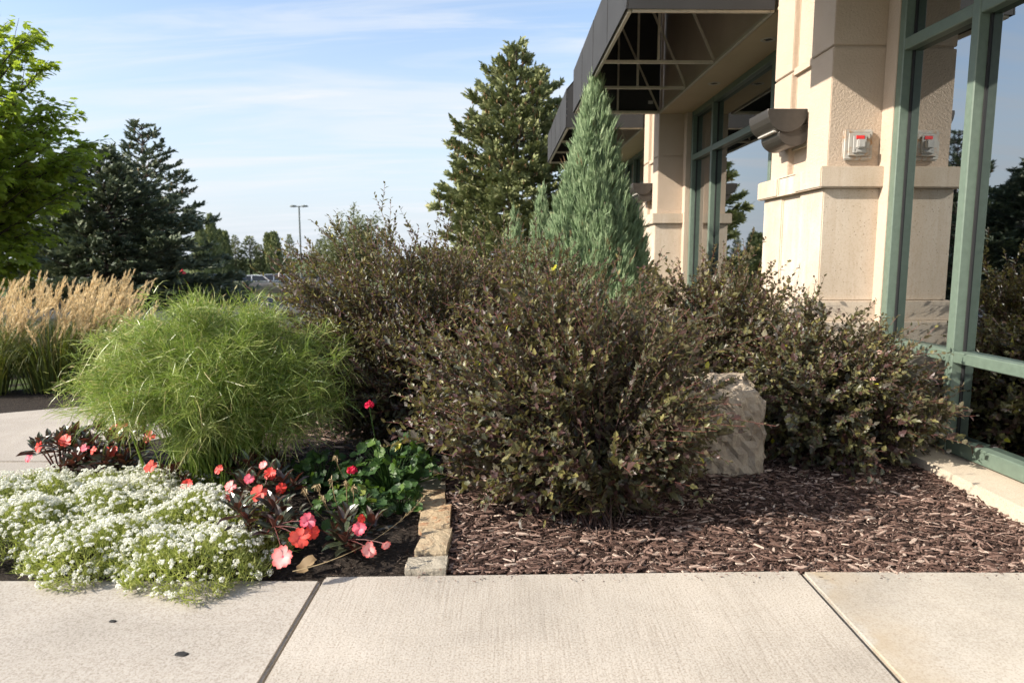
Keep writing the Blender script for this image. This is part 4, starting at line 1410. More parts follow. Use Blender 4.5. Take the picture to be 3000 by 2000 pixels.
def hydrant():
    h = thing('fire_hydrant', 'small red hydrant far behind the grass mound, in front of the hedge', 'hydrant', (-8.75, 18.2, -0.04))
    def lathe(pr):
        a = np.linspace(0, 2 * math.pi, 17)[:-1]
        V = np.concatenate([np.stack([np.cos(a) * r, np.sin(a) * r, np.full(16, z)], -1) for r, z in pr])
        F = [(i * 16 + j, i * 16 + (j + 1) % 16, (i + 1) * 16 + (j + 1) % 16, (i + 1) * 16 + j) for i in range(len(pr) - 1) for j in range(16)]
        return V, F
    MD().add(*lathe([(0.16, 0), (0.16, 0.04), (0.10, 0.05), (0.10, 0.45), (0.14, 0.46), (0.14, 0.5), (0.11, 0.51)])).build('barrel', M['red'], h, True)
    MD().add(*lathe([(0.125, 0.51), (0.12, 0.57), (0.08, 0.63), (0.03, 0.66), (0.03, 0.70), (0.001, 0.70)])).build('bonnet', M['red'], h, True)
    for s in (-1, 1):
        V, F = tubes(np.array([[[0.08 * s, 0, 0.36], [0.17 * s, 0, 0.36], [0.172 * s, 0, 0.36]]]), np.array([[0.05, 0.05, 0.001]]), 10)
        MD().add(V, F).build('outlet', M['red'], h)


hydrant()


def lamp_post():
    x, y = far(691, 80), 80.0
    p = thing('lamp_post', 'tall double headed parking lot lamp post against the pale sky', 'lamp post', (x, y, LOW))
    V, F = tubes(np.array([[[0, 0, 0.5], [0, 0, 8.9]]]), np.array([[0.115, 0.085]]), 8)
    MD().add(V, F).build('pole', M['pole'], p, True)
    V, F = tubes(np.array([[[0, 0, -0.1], [0, 0, 0.5]]]), 0.3, 12)
    MD().add(V, F).build('base', M['kerb'], p)
    for s in (-1, 1):
        V, F = bar((0.05 * s, 0, 8.82), (0.3 * s, 0, 8.85), 0.10)
        MD().add(V, F).build('arm', M['pole'], p)
        pr = np.array([(0.28, 8.83, 0.06), (0.34, 8.86, 0.15), (0.6, 8.90, 0.20), (0.9, 8.88, 0.17), (1.04, 8.83, 0.08)])
        P = np.stack([pr[:, 0] * s, 0 * pr[:, 0], pr[:, 1]], -1)[None]
        V, F = tubes(P, pr[None, :, 2], 10)
        V[:, 2] = 8.86 + (V[:, 2] - 8.86) * 0.62
        MD().add(V, F).build('lamp_head', M['pole'], p, True)


lamp_post()


def car(label, loc, rz, paint, suv=0.0):
    c = thing('parked_car', label, 'car', loc, rz, 'cars parked beyond the hedge')
    hh = 1.48 + 0.22 * suv
    low = [(-2.2, 0.30), (2.15, 0.30), (2.22, 0.55), (2.15, 0.78), (1.0, 0.98), (-1.95, 1.02), (-2.22, 0.9), (-2.26, 0.5)]
    V = [(x, s * 0.88, z) for s in (-1, 1) for x, z in low]
    n = len(low)
    F = [tuple(range(n)), tuple(range(2 * n - 1, n - 1, -1))] + [(i, n + i, n + (i + 1) % n, (i + 1) % n) for i in range(n)]
    bevelled('body', [], paint, c, 0.07, 2, [(V, F)])
    top = [(1.02, 0.97, 0.80), (0.35, hh - 0.06, 0.60), (-0.3, hh, 0.58), (-1.45 - 0.35 * suv, hh - 0.05, 0.58), (-2.0, 1.0, 0.78)]
    V = [(x, s * w, z) for s in (-1, 1) for x, z, w in top]
    n = len(top)
    F = [tuple(range(n)), tuple(range(2 * n - 1, n - 1, -1))] + [(i, n + i, n + (i + 1) % n, (i + 1) % n) for i in range(n)]
    bevelled('cabin_glass', [], M['carglass'], c, 0.03, 2, [(V, F)])
    rf = [(0.42, hh - 0.045, 0.58), (-0.3, hh + 0.012, 0.565), (-1.5 - 0.35 * suv, hh - 0.035, 0.56)]
    V = [(x, s * w, z + dz) for dz in (0.0, 0.03) for s in (-1, 1) for x, z, w in rf]
    F = [(0, 1, 4, 3), (1, 2, 5, 4), (6, 9, 10, 7), (7, 10, 11, 8), (0, 6, 7, 1), (1, 7, 8, 2), (3, 4, 10, 9), (4, 5, 11, 10), (0, 3, 9, 6), (2, 8, 11, 5)]
    bevelled('roof', [], paint, c, 0.01, 1, [(V, F)])
    for s in (-1, 1):
        for px_ in (0.42, -0.55, -1.55):
            MD().add(*bar((px_ + (0.5 if px_ > 0 else (0.0 if px_ > -1 else -0.35)), s * 0.79, 1.0), (px_, s * 0.60, hh - 0.03), 0.07)).build('pillar', paint, c)
        for wx in (1.4, -1.4):
            w = part_empty('wheel', c, (wx, s * 0.80, 0.32))
            V, F = tubes(np.array([[[0, -0.1, 0], [0, -0.09, 0], [0, 0.09, 0], [0, 0.1, 0]]]), np.array([[0.26, 0.32, 0.32, 0.26]]), 20)
            MD().add(V, F).build('tyre', M['tyre'], w)
            V, F = tubes(np.array([[[0, -0.095, 0], [0, 0.095, 0], [0, 0.096, 0]]]), np.array([[0.22, 0.22, 0.01]]), 16)
            MD().add(V, F).build('rim', M['rim'], w)
        bevelled('headlight', [(2.08, 2.2, s * 0.62 - 0.16, s * 0.62 + 0.16, 0.62, 0.74)], M['headlight'], c, 0.02)
        bevelled('tail_light', [(-2.27, -2.17, s * 0.68 - 0.13, s * 0.68 + 0.13, 0.72, 0.9)], M['red'], c, 0.02)
    return c


for px, Y, rz, pt, suv, lb in [(505, 58, 0.35, 'paint_dark', 0.6, 'dark blue car showing its roof above the hedge, left of a charcoal one'),
                               (546, 60, 0.25, 'paint_grey', 0.5, 'charcoal car parked right beside the dark blue one'),
                               (592, 61, 0.3, 'paint_white', -0.1, 'white car right of the charcoal car, above the pale rocks'),
                               (642, 62, 0.3, 'paint_silver', 0.2, 'silver car half hidden by the shrub shoots, rightmost of the parked row'),
                               (448, 57, 0.3, 'paint_silver', 0.1, 'silver car mostly behind the left spruces')]:
    car(lb, (far(px, Y), Y, LOW + 0.012), rz, M[pt], suv)

# ------------------------------------------------------------------ feathery reed grasses
def reed_plume_mesh(seed):
    g = np.random.default_rng(seed)
    n = 60
    t = g.uniform(0, 1, n)
    az = g.uniform(0, 6.28, n)
    rad = np.stack([np.cos(az), np.sin(az), 0 * az], -1)
    P0 = np.stack([0.03 * t ** 2, 0 * t, t * 0.24], -1)
    wdt = 0.010 * np.sin(np.clip(t, 0.08, 1) * 2.9) + 0.002
    P2 = P0 + rad * wdt[:, None] + np.array([0.004, 0, 0.035])
    P = np.stack([P0, (P0 + P2) / 2 + rad * wdt[:, None] * 0.3, P2], 1)
    V, F = ribbons(P, np.array([[0.0035, 0.004, 0.0008]]), nrm(np.cross(rad + [0, 0, 0.5], rdir(g, n))))
    return MD().add(V, F, np.repeat(g.uniform(0, 1, n), 6)).mesh('plume', M['plume'])


PLM = [reed_plume_mesh(s) for s in (1, 2, 3, 4)]


def reed(label, x, y, H, n_pl, seed, spread=0.28):
    g = np.random.default_rng(seed)
    r = thing('reed_grass', label, 'grass', (x, y, -0.02), 0, 'feathery tan reed grasses beyond the path')
    n = n_pl
    a = g.uniform(0, 6.28, n)
    q = np.sqrt(g.uniform(0, 1, n))
    P0 = np.stack([np.cos(a) * q * 0.12, np.sin(a) * q * 0.12, 0 * a], -1)
    tip = np.stack([np.cos(a) * q * spread + 0.07, np.sin(a) * q * spread, H * g.uniform(0.60, 1.0, n) ** 0.8 - 0.24], -1)
    P = bez(P0, P0 * 0.6 + tip * 0.4 + np.array([0, 0, 0.12]), tip, 6)
    V, F = tubes(P, np.linspace(0.0024, 0.0014, 6)[None], 3)
    m = MD()
    m.add(V, F, np.repeat(np.clip(np.tile(np.linspace(0.5, 1.25, 6), n), 0, 1), 3))
    nl = 520
    a2 = g.uniform(0, 6.28, nl)
    ln = g.uniform(0.45, 0.85, nl) * (H / 1.15)
    o = np.stack([np.cos(a2), np.sin(a2), 0 * a2], -1)
    A = o * g.uniform(0, 0.20, (nl, 1))
    P = bez(A, A + o * 0.10 + np.stack([0 * a2, 0 * a2, ln * 0.95], -1), A + o * (ln * g.uniform(0.3, 0.75, nl))[:, None] + np.stack([0 * a2, 0 * a2, ln * g.uniform(0.35, 0.9, nl)], -1), 7)
    V, F = ribbons(P, np.array([0.006, 0.007, 0.007, 0.006, 0.005, 0.003, 0.001])[None], nrm(np.cross(o, np.array([0, 0, 1.0])) + g.normal(0, 0.4, (nl, 3))))
    m.add(V, F, np.repeat(np.repeat(np.clip(g.normal(0.4, 0.25, nl), 0, 1), 7), 2))
    m.build('blades', M['reedleaf'], r, False, 'stuff')
    for i in range(n):
        o = place('plume', PLM[i % 4], r, tuple(tip[i]), (g.normal(0, 0.2), g.normal(0.22, 0.2), g.normal(0, 0.5)))
        sc = g.uniform(0.8, 1.15)
        o.scale = (sc * 1.25, sc * 1.25, sc * 1.0)


for (x, y, H, n, s, lb) in [(-3.95, 5.05, 0.85, 42, 1, 'tan reed grass cut by the left picture edge, its green base nearest the path'),
                            (-3.55, 5.20, 0.88, 46, 2, 'thick tan reed grass right of the picture edge, with the tallest plumes'),
                            (-3.32, 5.40, 0.80, 40, 3, 'tan reed grass with shorter plumes, left behind the green grass mound'),
                            (-3.80, 6.3, 0.86, 38, 4, 'thin tan reed grass behind the left shoulder of the green mound'),
                            (-4.7, 7.9, 0.86, 34, 5, 'shaded brown reed grass farthest back, low behind the green mound'),
                            (-4.45, 5.9, 0.89, 36, 6, 'tan reed grass in the second row at the left edge below the maple'),
                            (-3.85, 6.1, 0.87, 36, 9, 'tan reed grass in the second row behind the tallest plumes')]:
    reed(lb, x, y, H, n, s)


# ------------------------------------------------------------------ green papyrus like mound
def papyrus():
    g = np.random.default_rng(81)
    base = np.array([-1.30, 2.98, 0.0])
    r = thing('grass_mound', 'bright green fountain of fine grass blades between the flowers and the reeds', 'grass', tuple(base))
    n = 900
    a = g.uniform(0, 6.28, n)
    th = np.arccos(1 - g.uniform(0, 1, n) * 1.42)           # from straight up to drooping
    dirv = np.stack([np.cos(a) * np.sin(th), np.sin(a) * np.sin(th), np.cos(th)], -1)
    rr = g.uniform(0.35, 1.0, n) ** 0.55
    lum = 1 + 0.12 * np.sin(a * 3 + 1) + 0.11 * np.cos(a * 5 + th * 5) + g.normal(0, 0.05, n)
    lum = np.where(g.uniform(size=n) < 0.08, lum * 1.16, lum)
    E = np.array([-0.06, 0.03, 0.37]) + (dirv * lum[:, None]) * np.array([0.57, 0.42, 0.37])
    E[:, :2] *= (1 - 0.30 * np.clip((0.36 - E[:, 2:3]) / 0.3, 0, 1)) * rr[:, None]
    E[:, 2] = np.where(E[:, 0] < -0.08, np.maximum(E[:, 2], 0.33 + 0.14 * g.uniform(0, 1, n)), E[:, 2])
    P0 = np.stack([g.normal(0, 0.075, n), g.normal(0, 0.065, n), 0 * a], -1)
    P1 = P0 + np.stack([E[:, 0] * 0.25, E[:, 1] * 0.25, np.maximum(E[:, 2] * 0.9, 0.38)], -1)
    P = bez(P0, P1, E, 9)
    m = MD()
    V, F = tubes(P, np.linspace(0.0032, 0.0013, 9)[None] * g.uniform(0.7, 1.3, (n, 1)), 3)
    m.add(V, F, np.repeat(np.repeat(np.clip(g.normal(0.3, 0.15, n), 0, 1), 9), 3))
    # thick young stalks at the base
    k = 26
    Q0 = np.stack([g.normal(0, 0.10, k), g.normal(-0.03, 0.07, k), 0 * np.ones(k)], -1)
    Q2 = Q0 * 1.25 + np.array([0, 0, 1.0]) * g.uniform(0.18, 0.36, (k, 1))
    V, F = tubes(np.stack([Q0, (Q0 + Q2) / 2, Q2], 1), np.array([[0.008, 0.006, 0.003]]), 5)
    m.add(V, F, 0.3)
    m.build('stalks', M['papyrus'], r, False, 'stuff')
    # fine curling blades at and near each tip
    c = 40
    T = nrm(P[:, -1] - P[:, -3])
    t0 = g.uniform(0.62, 1.0, (n, c))
    t0[:, :16] = 1.0
    A, _ = along(P, t0)
    A = A.reshape(-1, 3) + g.normal(0, 0.012, (n * c, 3))
    Tc = np.repeat(T, c, 0)
    d = nrm(Tc * 0.45 + rdir(g, n * c) * 1.0 + [-0.05, 0, 0.22])
    L = g.uniform(0.05, 0.155, n * c)
    curl = np.cross(d, rdir(g, n * c)) * g.uniform(0.1, 0.65, (n * c, 1))
    B1 = A + d * (L * 0.6)[:, None]
    B2 = A + d * (L * 0.85)[:, None] + curl * L[:, None] + np.stack([0 * L, 0 * L, -L * g.uniform(0.0, 0.45, n * c)], -1)
    B2[:, 2] = np.maximum(B2[:, 2], 0.02)
    Q = bez(A, B1, B2, 5)
    V, F = ribbons(Q, np.array([0.0014, 0.0019, 0.0019, 0.0014, 0.0005])[None] * g.uniform(0.7, 1.4, (n * c, 1)), nrm(np.cross(d, rdir(g, n * c))))
    sp = np.clip(np.repeat(g.normal(0.45, 0.16, n), c) + g.normal(0, 0.22, n * c), 0, 0.9)
    sp = np.where(g.uniform(size=n * c) < 0.05, g.uniform(0.9, 1.0, n * c), sp)
    av = np.repeat(sp, 5) + np.tile(np.array([0, 0, 0, 0.06, 0.16]), n * c)
    MD().add(V, F, np.repeat(np.clip(av, 0, 1), 2)).build('blades', M['papyrus'], r, False, 'stuff')
    # tan seed tufts on the sunny left side
    sel = np.where((E[:, 0] < -0.15) & (rr > 0.7))[0]
    sel = np.concatenate([sel, np.where((E[:, 2] > 0.72))[0][:30]])
    c = 9
    A = np.repeat(E[sel], c, 0) + g.normal(0, 0.025, (len(sel) * c, 3))
    d = nrm(np.repeat(T[sel], c, 0) + rdir(g, len(sel) * c) * 0.6)
    P2 = A + d * 0.022
    V, F = ribbons(np.stack([A, (A + P2) / 2, P2], 1), np.array([[0.001, 0.0038, 0.001]]), nrm(np.cross(d, rdir(g, len(d)))))
    MD().add(V, F, np.repeat(g.uniform(0.93, 1.0, len(A)), 6)).build('seed_tufts', M['papyrus'], r, False, 'stuff')


papyrus()


# ------------------------------------------------------------------ sweet alyssum
def fl_head_mesh(seed):
    g = np.random.default_rng(seed)
    n = 22
    u = (np.arange(n) + 0.5) / n
    th = np.arccos(1 - u * 0.9)
    az = np.arange(n) * 2.4
    q = np.stack([np.cos(az) * np.sin(th), np.sin(az) * np.sin(th), np.cos(th)], -1)
    p = q * np.array([1, 1, 0.7]) * g.uniform(0.9, 1.1, (n, 1))
    X, Y, Z = frames(rdir(g, n), q + g.normal(0, 0.25, (n, 3)))
    TV = np.array([(-.5, -.42, .06), (.42, -.5, 0), (.5, .42, .06), (-.42, .5, 0)])
    V, F = inst(TV, np.array([(0, 1, 2, 3)]), p, X, Y, Z, g.uniform(0.38, 0.52, n))
    return MD().add(V, F, np.repeat(g.uniform(0, 1, n), 4))


HEADS = [fl_head_mesh(s).mesh('flower_head', M['alyflower']) for s in range(4)]
HARR = [fl_head_mesh(s) for s in range(4)]


def alyssum(label, x, y, rx, ry, h, seed, nh=420, singles=45):
    g = np.random.default_rng(seed)
    r = thing('alyssum_plant', label, 'flowers', (x, y, 0), 0, 'mounds of white alyssum spilling onto the pavement')

    def surf(n, pw=0.5):
        a = g.uniform(0, 6.28, n)
        q = g.uniform(0, 1, n) ** pw
        edge = 1 + 0.13 * np.sin(a * 3 + seed) + 0.10 * np.sin(a * 7 + seed * 2) + 0.05 * np.sin(a * 17 + seed)
        px, py = np.cos(a) * q * rx * edge, np.sin(a) * q * ry * edge
        z = h * np.clip(1 - q ** 2.6, 0, 1) * (1 + 0.22 * np.sin(px * 23 + seed) * np.cos(py * 21))
        no = nrm(np.stack([np.cos(a) * q ** 1.6 * 1.0, np.sin(a) * q ** 1.6 * 1.0, 0.9 + 0 * a], -1))
        return np.stack([px, py, z], -1), no
    # leafy stems
    n = 2600
    p, no = surf(n)
    L = g.uniform(0.03, 0.075, n)
    d = nrm(no + g.normal(0, 0.45, (n, 3)))
    A = p * np.array([0.97, 0.97, 0.8]) - d * (L * 0.4)[:, None]
    A[:, 2] = np.maximum(A[:, 2], 0.003)
    C = A + d * L[:, None]
    C[:, 2] = np.maximum(C[:, 2], 0.004)
    V, F = ribbons(np.stack([A, (A + C) / 2 + g.normal(0, 0.004, (n, 3)), C], 1), np.array([[0.0015, 0.0032, 0.001]]) * g.uniform(0.7, 1.3, (n, 1)), nrm(np.cross(d, rdir(g, n))))
    m = MD()
    m.add(V, F, np.repeat(np.clip(g.normal(0.5, 0.22, n), 0, 1), 6))
    n = 3400
    p, no = surf(n)
    p = p * np.array([1, 1, 0.92]) + g.normal(0, 0.006, (n, 3))
    p[:, 2] = np.maximum(p[:, 2], 0.005)
    X, Y, Z = frames(no * 0.5 + rdir(g, n), no + rdir(g, n) * 0.6)
    s = g.uniform(0.009, 0.019, n)
    V, F = inst(LEAF_OVAL[0], LEAF_OVAL[1], p, X, Y, Z, np.stack([s * 0.5, s, s], -1))
    m.add(V, F, np.repeat(np.clip(g.normal(0.5, 0.25, n), 0, 1), 7))
    m.build('foliage', M['alyleaf'], r, False, 'stuff')
    # flower heads
    p, no = surf(nh, 0.58)
    p = p + no * g.uniform(0.006, 0.028, (nh, 1))
    p[:, 2] = np.maximum(p[:, 2], 0.015)
    X, Y, Z = frames(rdir(g, nh), nrm(no * 0.7 + [-0.15, -0.05, 0.55] + g.normal(0, 0.22, (nh, 3))))
    s = g.uniform(0.0042, 0.0105, nh)
    wx = p + np.array([x, y, 0])
    order = np.argsort(-(s / np.linalg.norm(wx - np.array([0, 0, 1.0]), axis=1)))
    sel, rest = order[:singles], order[singles:]
    mm = MD()
    for k in range(4):
        idx = rest[rest % 4 == k]
        if len(idx) == 0:
            continue
        src = HARR[k]
        TV = np.concatenate(src.V)
        TF = np.concatenate(src.Q)
        V, F = inst(TV, TF, p[idx], X[idx], Y[idx], Z[idx], s[idx])
        mm.add(V, F, np.tile(np.concatenate(src.A), len(idx)))
    mm.build('flower_cover', M['alyflower'], r, False, 'stuff')
    for i in sel:
        o = bpy.data.objects.new('flower_head', HEADS[i % 4])
        o.matrix_basis = Matrix([(X[i, c] * s[i], Y[i, c] * s[i], Z[i, c] * s[i], p[i, c]) for c in range(3)] + [(0, 0, 0, 1)])
        COL.objects.link(o)
        o.parent = r


for i, (x, y, rx, ry, h, nh, lb) in enumerate([
        (-1.02, 2.10, 0.27, 0.20, 0.105, 330, 'front mound of white alyssum, bulging farthest over the pavement edge'),
        (-1.36, 2.18, 0.27, 0.20, 0.10, 420, 'white alyssum mound second from the left along the pavement edge'),
        (-1.74, 2.34, 0.32, 0.24, 0.11, 560, 'white alyssum mound cut by the left picture edge at the pavement'),
        (-1.12, 2.40, 0.30, 0.22, 0.125, 480, 'white alyssum mound directly behind the front one, beside the dark impatiens'),
        (-1.50, 2.50, 0.30, 0.24, 0.12, 560, 'white alyssum mound in the middle of the white patch'),
        (-1.97, 2.62, 0.36, 0.28, 0.11, 620, 'white alyssum mound at the left edge toward the path'),
        (-1.58, 2.72, 0.34, 0.24, 0.10, 520, 'hindmost white alyssum mound, below the red flowers on the left')]):
    alyssum(lb, x, y, rx, ry, h, 200 + i, int(nh * 1.3))

# ------------------------------------------------------------------ New Guinea style impatiens
PETAL_V = np.array([(0, 0, 0), (-.30, .28, .03), (.30, .28, .03), (-.47, .60, .10), (.47, .60, .10), (-.44, .88, .04), (.44, .88, .04), (-.20, 1.06, -.10), (.20, 1.06, -.10), (0, .93, -.04), (0, .5, -.03)])
PETAL_F = np.array([(0, 10, 1), (0, 2, 10), (1, 10, 3), (2, 4, 10), (3, 10, 5), (4, 6, 10), (5, 10, 7), (6, 8, 10), (7, 10, 9), (8, 9, 10)])
PETAL_A = np.array([0, .25, .25, .65, .65, .95, .95, 1, 1, .85, .4])
PMESH = {k: MD().add(PETAL_V, PETAL_F, PETAL_A).mesh('petal', PET[k], True) for k in PET}
LEAF_LANCE = (np.array([(0, 0, 0), (-.10, .16, .03), (.10, .16, .03), (-.17, .42, .06), (.17, .42, .06), (-.12, .74, .04), (.12, .74, .04), (0, 1, -.10), (0, .3, -.01), (0, .62, 0.0)]),
              np.array([(0, 8, 1), (0, 2, 8), (1, 8, 3), (2, 4, 8), (3, 8, 9), (4, 9, 8), (3, 9, 5), (4, 6, 9), (5, 9, 7), (6, 7, 9)]))
CENT = MD()
_a = np.linspace(0, 2 * math.pi, 9)[:-1]
CENT.add(np.concatenate([np.stack([np.cos(_a) * .06, np.sin(_a) * .06, 0 * _a + .02], -1), [[0, 0, .09]]]), [(i, (i + 1) % 8, 8) for i in range(8)], 0.0)
CENTM = {k: CENT.mesh('flower_eye', PET[k]) for k in PET}


def flower(parent, pos, facing, size, colour, g, open_=0.16):
    f = bpy.data.objects.new('flower', CENTM[colour])
    COL.objects.link(f)
    f.parent = parent
    z = Vector(facing).normalized()
    q = z.to_track_quat('Z', 'Y')
    f.rotation_euler = q.to_euler()
    f.location = Vector(pos) - parent.location
    f.scale = (size,) * 3
    for k in range(5):
        p = bpy.data.objects.new('petal', PMESH[colour])
        COL.objects.link(p)
        p.parent = f
        az = k * 2 * math.pi / 5 + g.normal(0, 0.08)
        lift = open_ + g.normal(0, 0.20)
        p.rotation_euler = (lift, g.normal(0, 0.15), az)
        sc = g.uniform(0.88, 1.1)
        p.scale = (sc * (1.12 if k != 0 else 0.95), sc, sc)
        p.location = (0, 0, 0.006 * k)


def impatiens(label, x, y, r_, h, n_st, seed, flowers, lmin=0.05, lmax=0.085, z0=0.0):
    g = np.random.default_rng(seed)
    p = thing('impatiens_plant', label, 'flowers', (x, y, z0), 0, 'dark leaved impatiens with coral flowers')
    a = g.uniform(0, 6.28, n_st)
    q = np.sqrt(g.uniform(0, 1, n_st))
    tip = np.stack([np.cos(a) * q * r_, np.sin(a) * q * r_, h * (1 - 0.45 * q ** 2) * g.uniform(0.8, 1.08, n_st)], -1)
    P = bez(tip * [0.15, 0.15, 0], tip * [0.5, 0.5, 0.7], tip, 6)
    V, F = tubes(P, np.linspace(0.0045, 0.0025, 6)[None], 5)
    MD().add(V, F).build('stems', M['impstem'], p, True)
    pos, Yd, Zd, S, RN = [], [], [], [], []
    for i in range(n_st):
        nl = int(g.integers(9, 12))
        for k in range(nl):
            az = k * 2.4 + g.normal(0, 0.2)
            lvl = k / nl
            el = 1.05 - 1.15 * lvl + g.normal(0, 0.12)
            d = np.array([math.cos(az) * math.cos(el), math.sin(az) * math.cos(el), math.sin(el)])
            pos.append(tip[i] - np.array([0, 0, 0.045 * lvl]) + np.array([x, y, z0]))
            Yd.append(d)
            Zd.append(np.array([0, 0, 1.0]) + g.normal(0, 0.18, 3) - d * 0.2)
            S.append((lmin + (lmax - lmin) * (0.35 + 0.65 * min(1, lvl * 1.6))) * g.uniform(0.85, 1.12))
            RN.append(np.clip(g.beta(2, 2), 0, 0.98))
    pos, Yd, Zd, S, RN = map(np.array, (pos, Yd, Zd, S, RN))
    X, Y, Z = frames(Yd, Zd)
    leaf_objects('leaf', LEAF_LANCE, M['impleaf'], p, range(len(pos)), pos, X, Y, Z, np.stack([S * 1.1, S, S], -1), RN, 8)
    for fx, fy, fz, fc, sz, face in flowers:
        flower(p, (fx, fy, fz), face, sz, fc, g)
        b = np.array([fx, fy, fz]) - np.array([x, y, z0])
        s0 = tip[np.argmin(np.linalg.norm(tip - b, axis=1))]
        bb = b - np.array(Vector(face).normalized()) * 0.004
        V, F = tubes(bez(s0[None], (s0 * 0.5 + bb * 0.5 + [0, 0, 0.015])[None], bb[None], 5), np.full((1, 5), 0.0013), 4)
        MD().add(V, F).build('flower_stalk', M['impstem'], p)
    return p


impatiens('dark leaved impatiens in front beside the dry leaf, with the large pale pink flower', -0.879, 2.251, 0.14, 0.17, 10, 301, [
    (-0.692, 1.967, 0.1, 'pink', 0.032, (0.02, -1.38, 0.64)), (-0.662, 2.035, 0.13, 'coral', 0.031, (0.21, -1.33, 0.71)), (-0.655, 2.098, 0.16, 'rose', 0.026, (0.35, -1.09, 0.9)), (-0.637, 2.079, 0.13, 'red', 0.024, (0.75, -1.09, 0.5))])
impatiens('dark leaved impatiens behind the front one, with a striped coral flower', -0.972, 2.545, 0.16, 0.18, 10, 302, [
    (-0.904, 2.357, 0.16, 'coral', 0.032, (-0.16, -1.24, 0.72)), (-1.021, 2.394, 0.17, 'pink', 0.022, (-0.19, -0.98, 0.87)), (-1.042, 2.432, 0.12, 'coral', 0.022, (-0.49, -0.98, 0.47))])
impatiens('dark leaved impatiens at the foot of the green grass mound, with small red flowers', -1.116, 2.814, 0.15, 0.17, 8, 303, [
    (-0.931, 2.544, 0.17, 'red', 0.024, (-0.12, -1.09, 0.76)), (-1.138, 2.566, 0.18, 'red', 0.02, (-0.39, -0.88, 0.65)), (-0.964, 2.422, 0.19, 'rose', 0.02, (0.19, -1.19, 0.76)), (-0.96, 2.558, 0.2, 'pink', 0.017, (-0.21, -0.99, 0.85)), (-0.866, 2.47, 0.14, 'red', 0.02, (0.47, -1.09, 0.57))])
impatiens('single low impatiens between the white alyssum and the grass mound stems', -1.424, 2.797, 0.07, 0.12, 4, 304, [
    (-1.279, 2.597, 0.11, 'red', 0.023, (-0.07, -1.17, 0.76)), (-1.453, 2.669, 0.16, 'coral', 0.026, (-0.25, -1.07, 0.75))])
impatiens('small impatiens by the soil near the stone row, with drooping pale flowers', -0.533, 2.233, 0.08, 0.14, 6, 305, [
    (-0.491, 2.107, 0.13, 'rose', 0.022, (0.22, -1.0, 0.41)), (-0.447, 2.039, 0.09, 'pink', 0.024, (0.21, -1.39, 0.07)), (-0.402, 2.078, 0.09, 'pink', 0.015, (0.5, -1.2, -0.08)), (-0.487, 2.12, 0.16, 'red', 0.014, (0.61, -0.9, 0.4))])
impatiens('bronze leaved impatiens at the left, nearest the path edge', -2.06, 3.02, 0.17, 0.20, 15, 306, [
    (-1.978, 2.946, 0.19, 'coral', 0.03, (-0.05, -1.1, 0.77)), (-2.098, 2.954, 0.16, 'red', 0.024, (-0.49, -0.94, 0.42)), (-2.182, 2.995, 0.1, 'rose', 0.022, (-0.29, -1.03, 0.43)), (-1.821, 2.835, 0.19, 'rose', 0.018, (-0.01, -1.05, 0.73))])
impatiens('bronze leaved impatiens under the left side of the grass mound', -1.82, 2.98, 0.17, 0.19, 15, 307, [
    (-1.743, 2.886, 0.16, 'coral', 0.028, (-0.02, -1.21, 0.68)), (-1.805, 2.865, 0.17, 'coral', 0.02, (-0.57, -0.85, 0.43)), (-1.684, 3.087, 0.17, 'coral', 0.028, (-0.04, -1.17, 0.73))])
impatiens('impatiens with orange flowers half hidden behind the grass mound', -1.95, 3.32, 0.15, 0.19, 8, 308, [
    (-1.866, 3.198, 0.2, 'red', 0.026, (-0.23, -0.96, 0.72)), (-1.844, 3.313, 0.2, 'red', 0.026, (-0.14, -1.07, 0.71)), (-1.911, 3.201, 0.18, 'coral', 0.022, (-0.32, -0.86, 0.62))])

# ------------------------------------------------------------------ geraniums
def ger_leaf():
    n = 14
    a = np.linspace(0.25, 2 * math.pi - 0.25, n)
    rr = 0.5 * (1 + 0.07 * np.cos(np.arange(n) * math.pi))
    V = [(0, 0, 0)]
    for i in range(n):
        V.append((math.sin(a[i]) * rr[i], 0.06 - math.cos(a[i]) * rr[i] + 0.0, 0.09 + 0.05 * math.cos(i * math.pi * 0.5)))
    mid = [(x * 0.55, 0.03 + (y - 0.06) * 0.55, 0.035) for x, y, z in V[1:]]
    V += mid
    F3 = [(0, n + 1 + i + 1, n + 1 + i) for i in range(n - 1)]
    F4 = [(n + 1 + i, n + 2 + i, i + 2, i + 1) for i in range(n - 1)]
    F = F3 + [(q[0], q[1], q[2]) for q in F4] + [(q[0], q[2], q[3]) for q in F4]
    return np.array(V), np.array(F)


GER = ger_leaf()


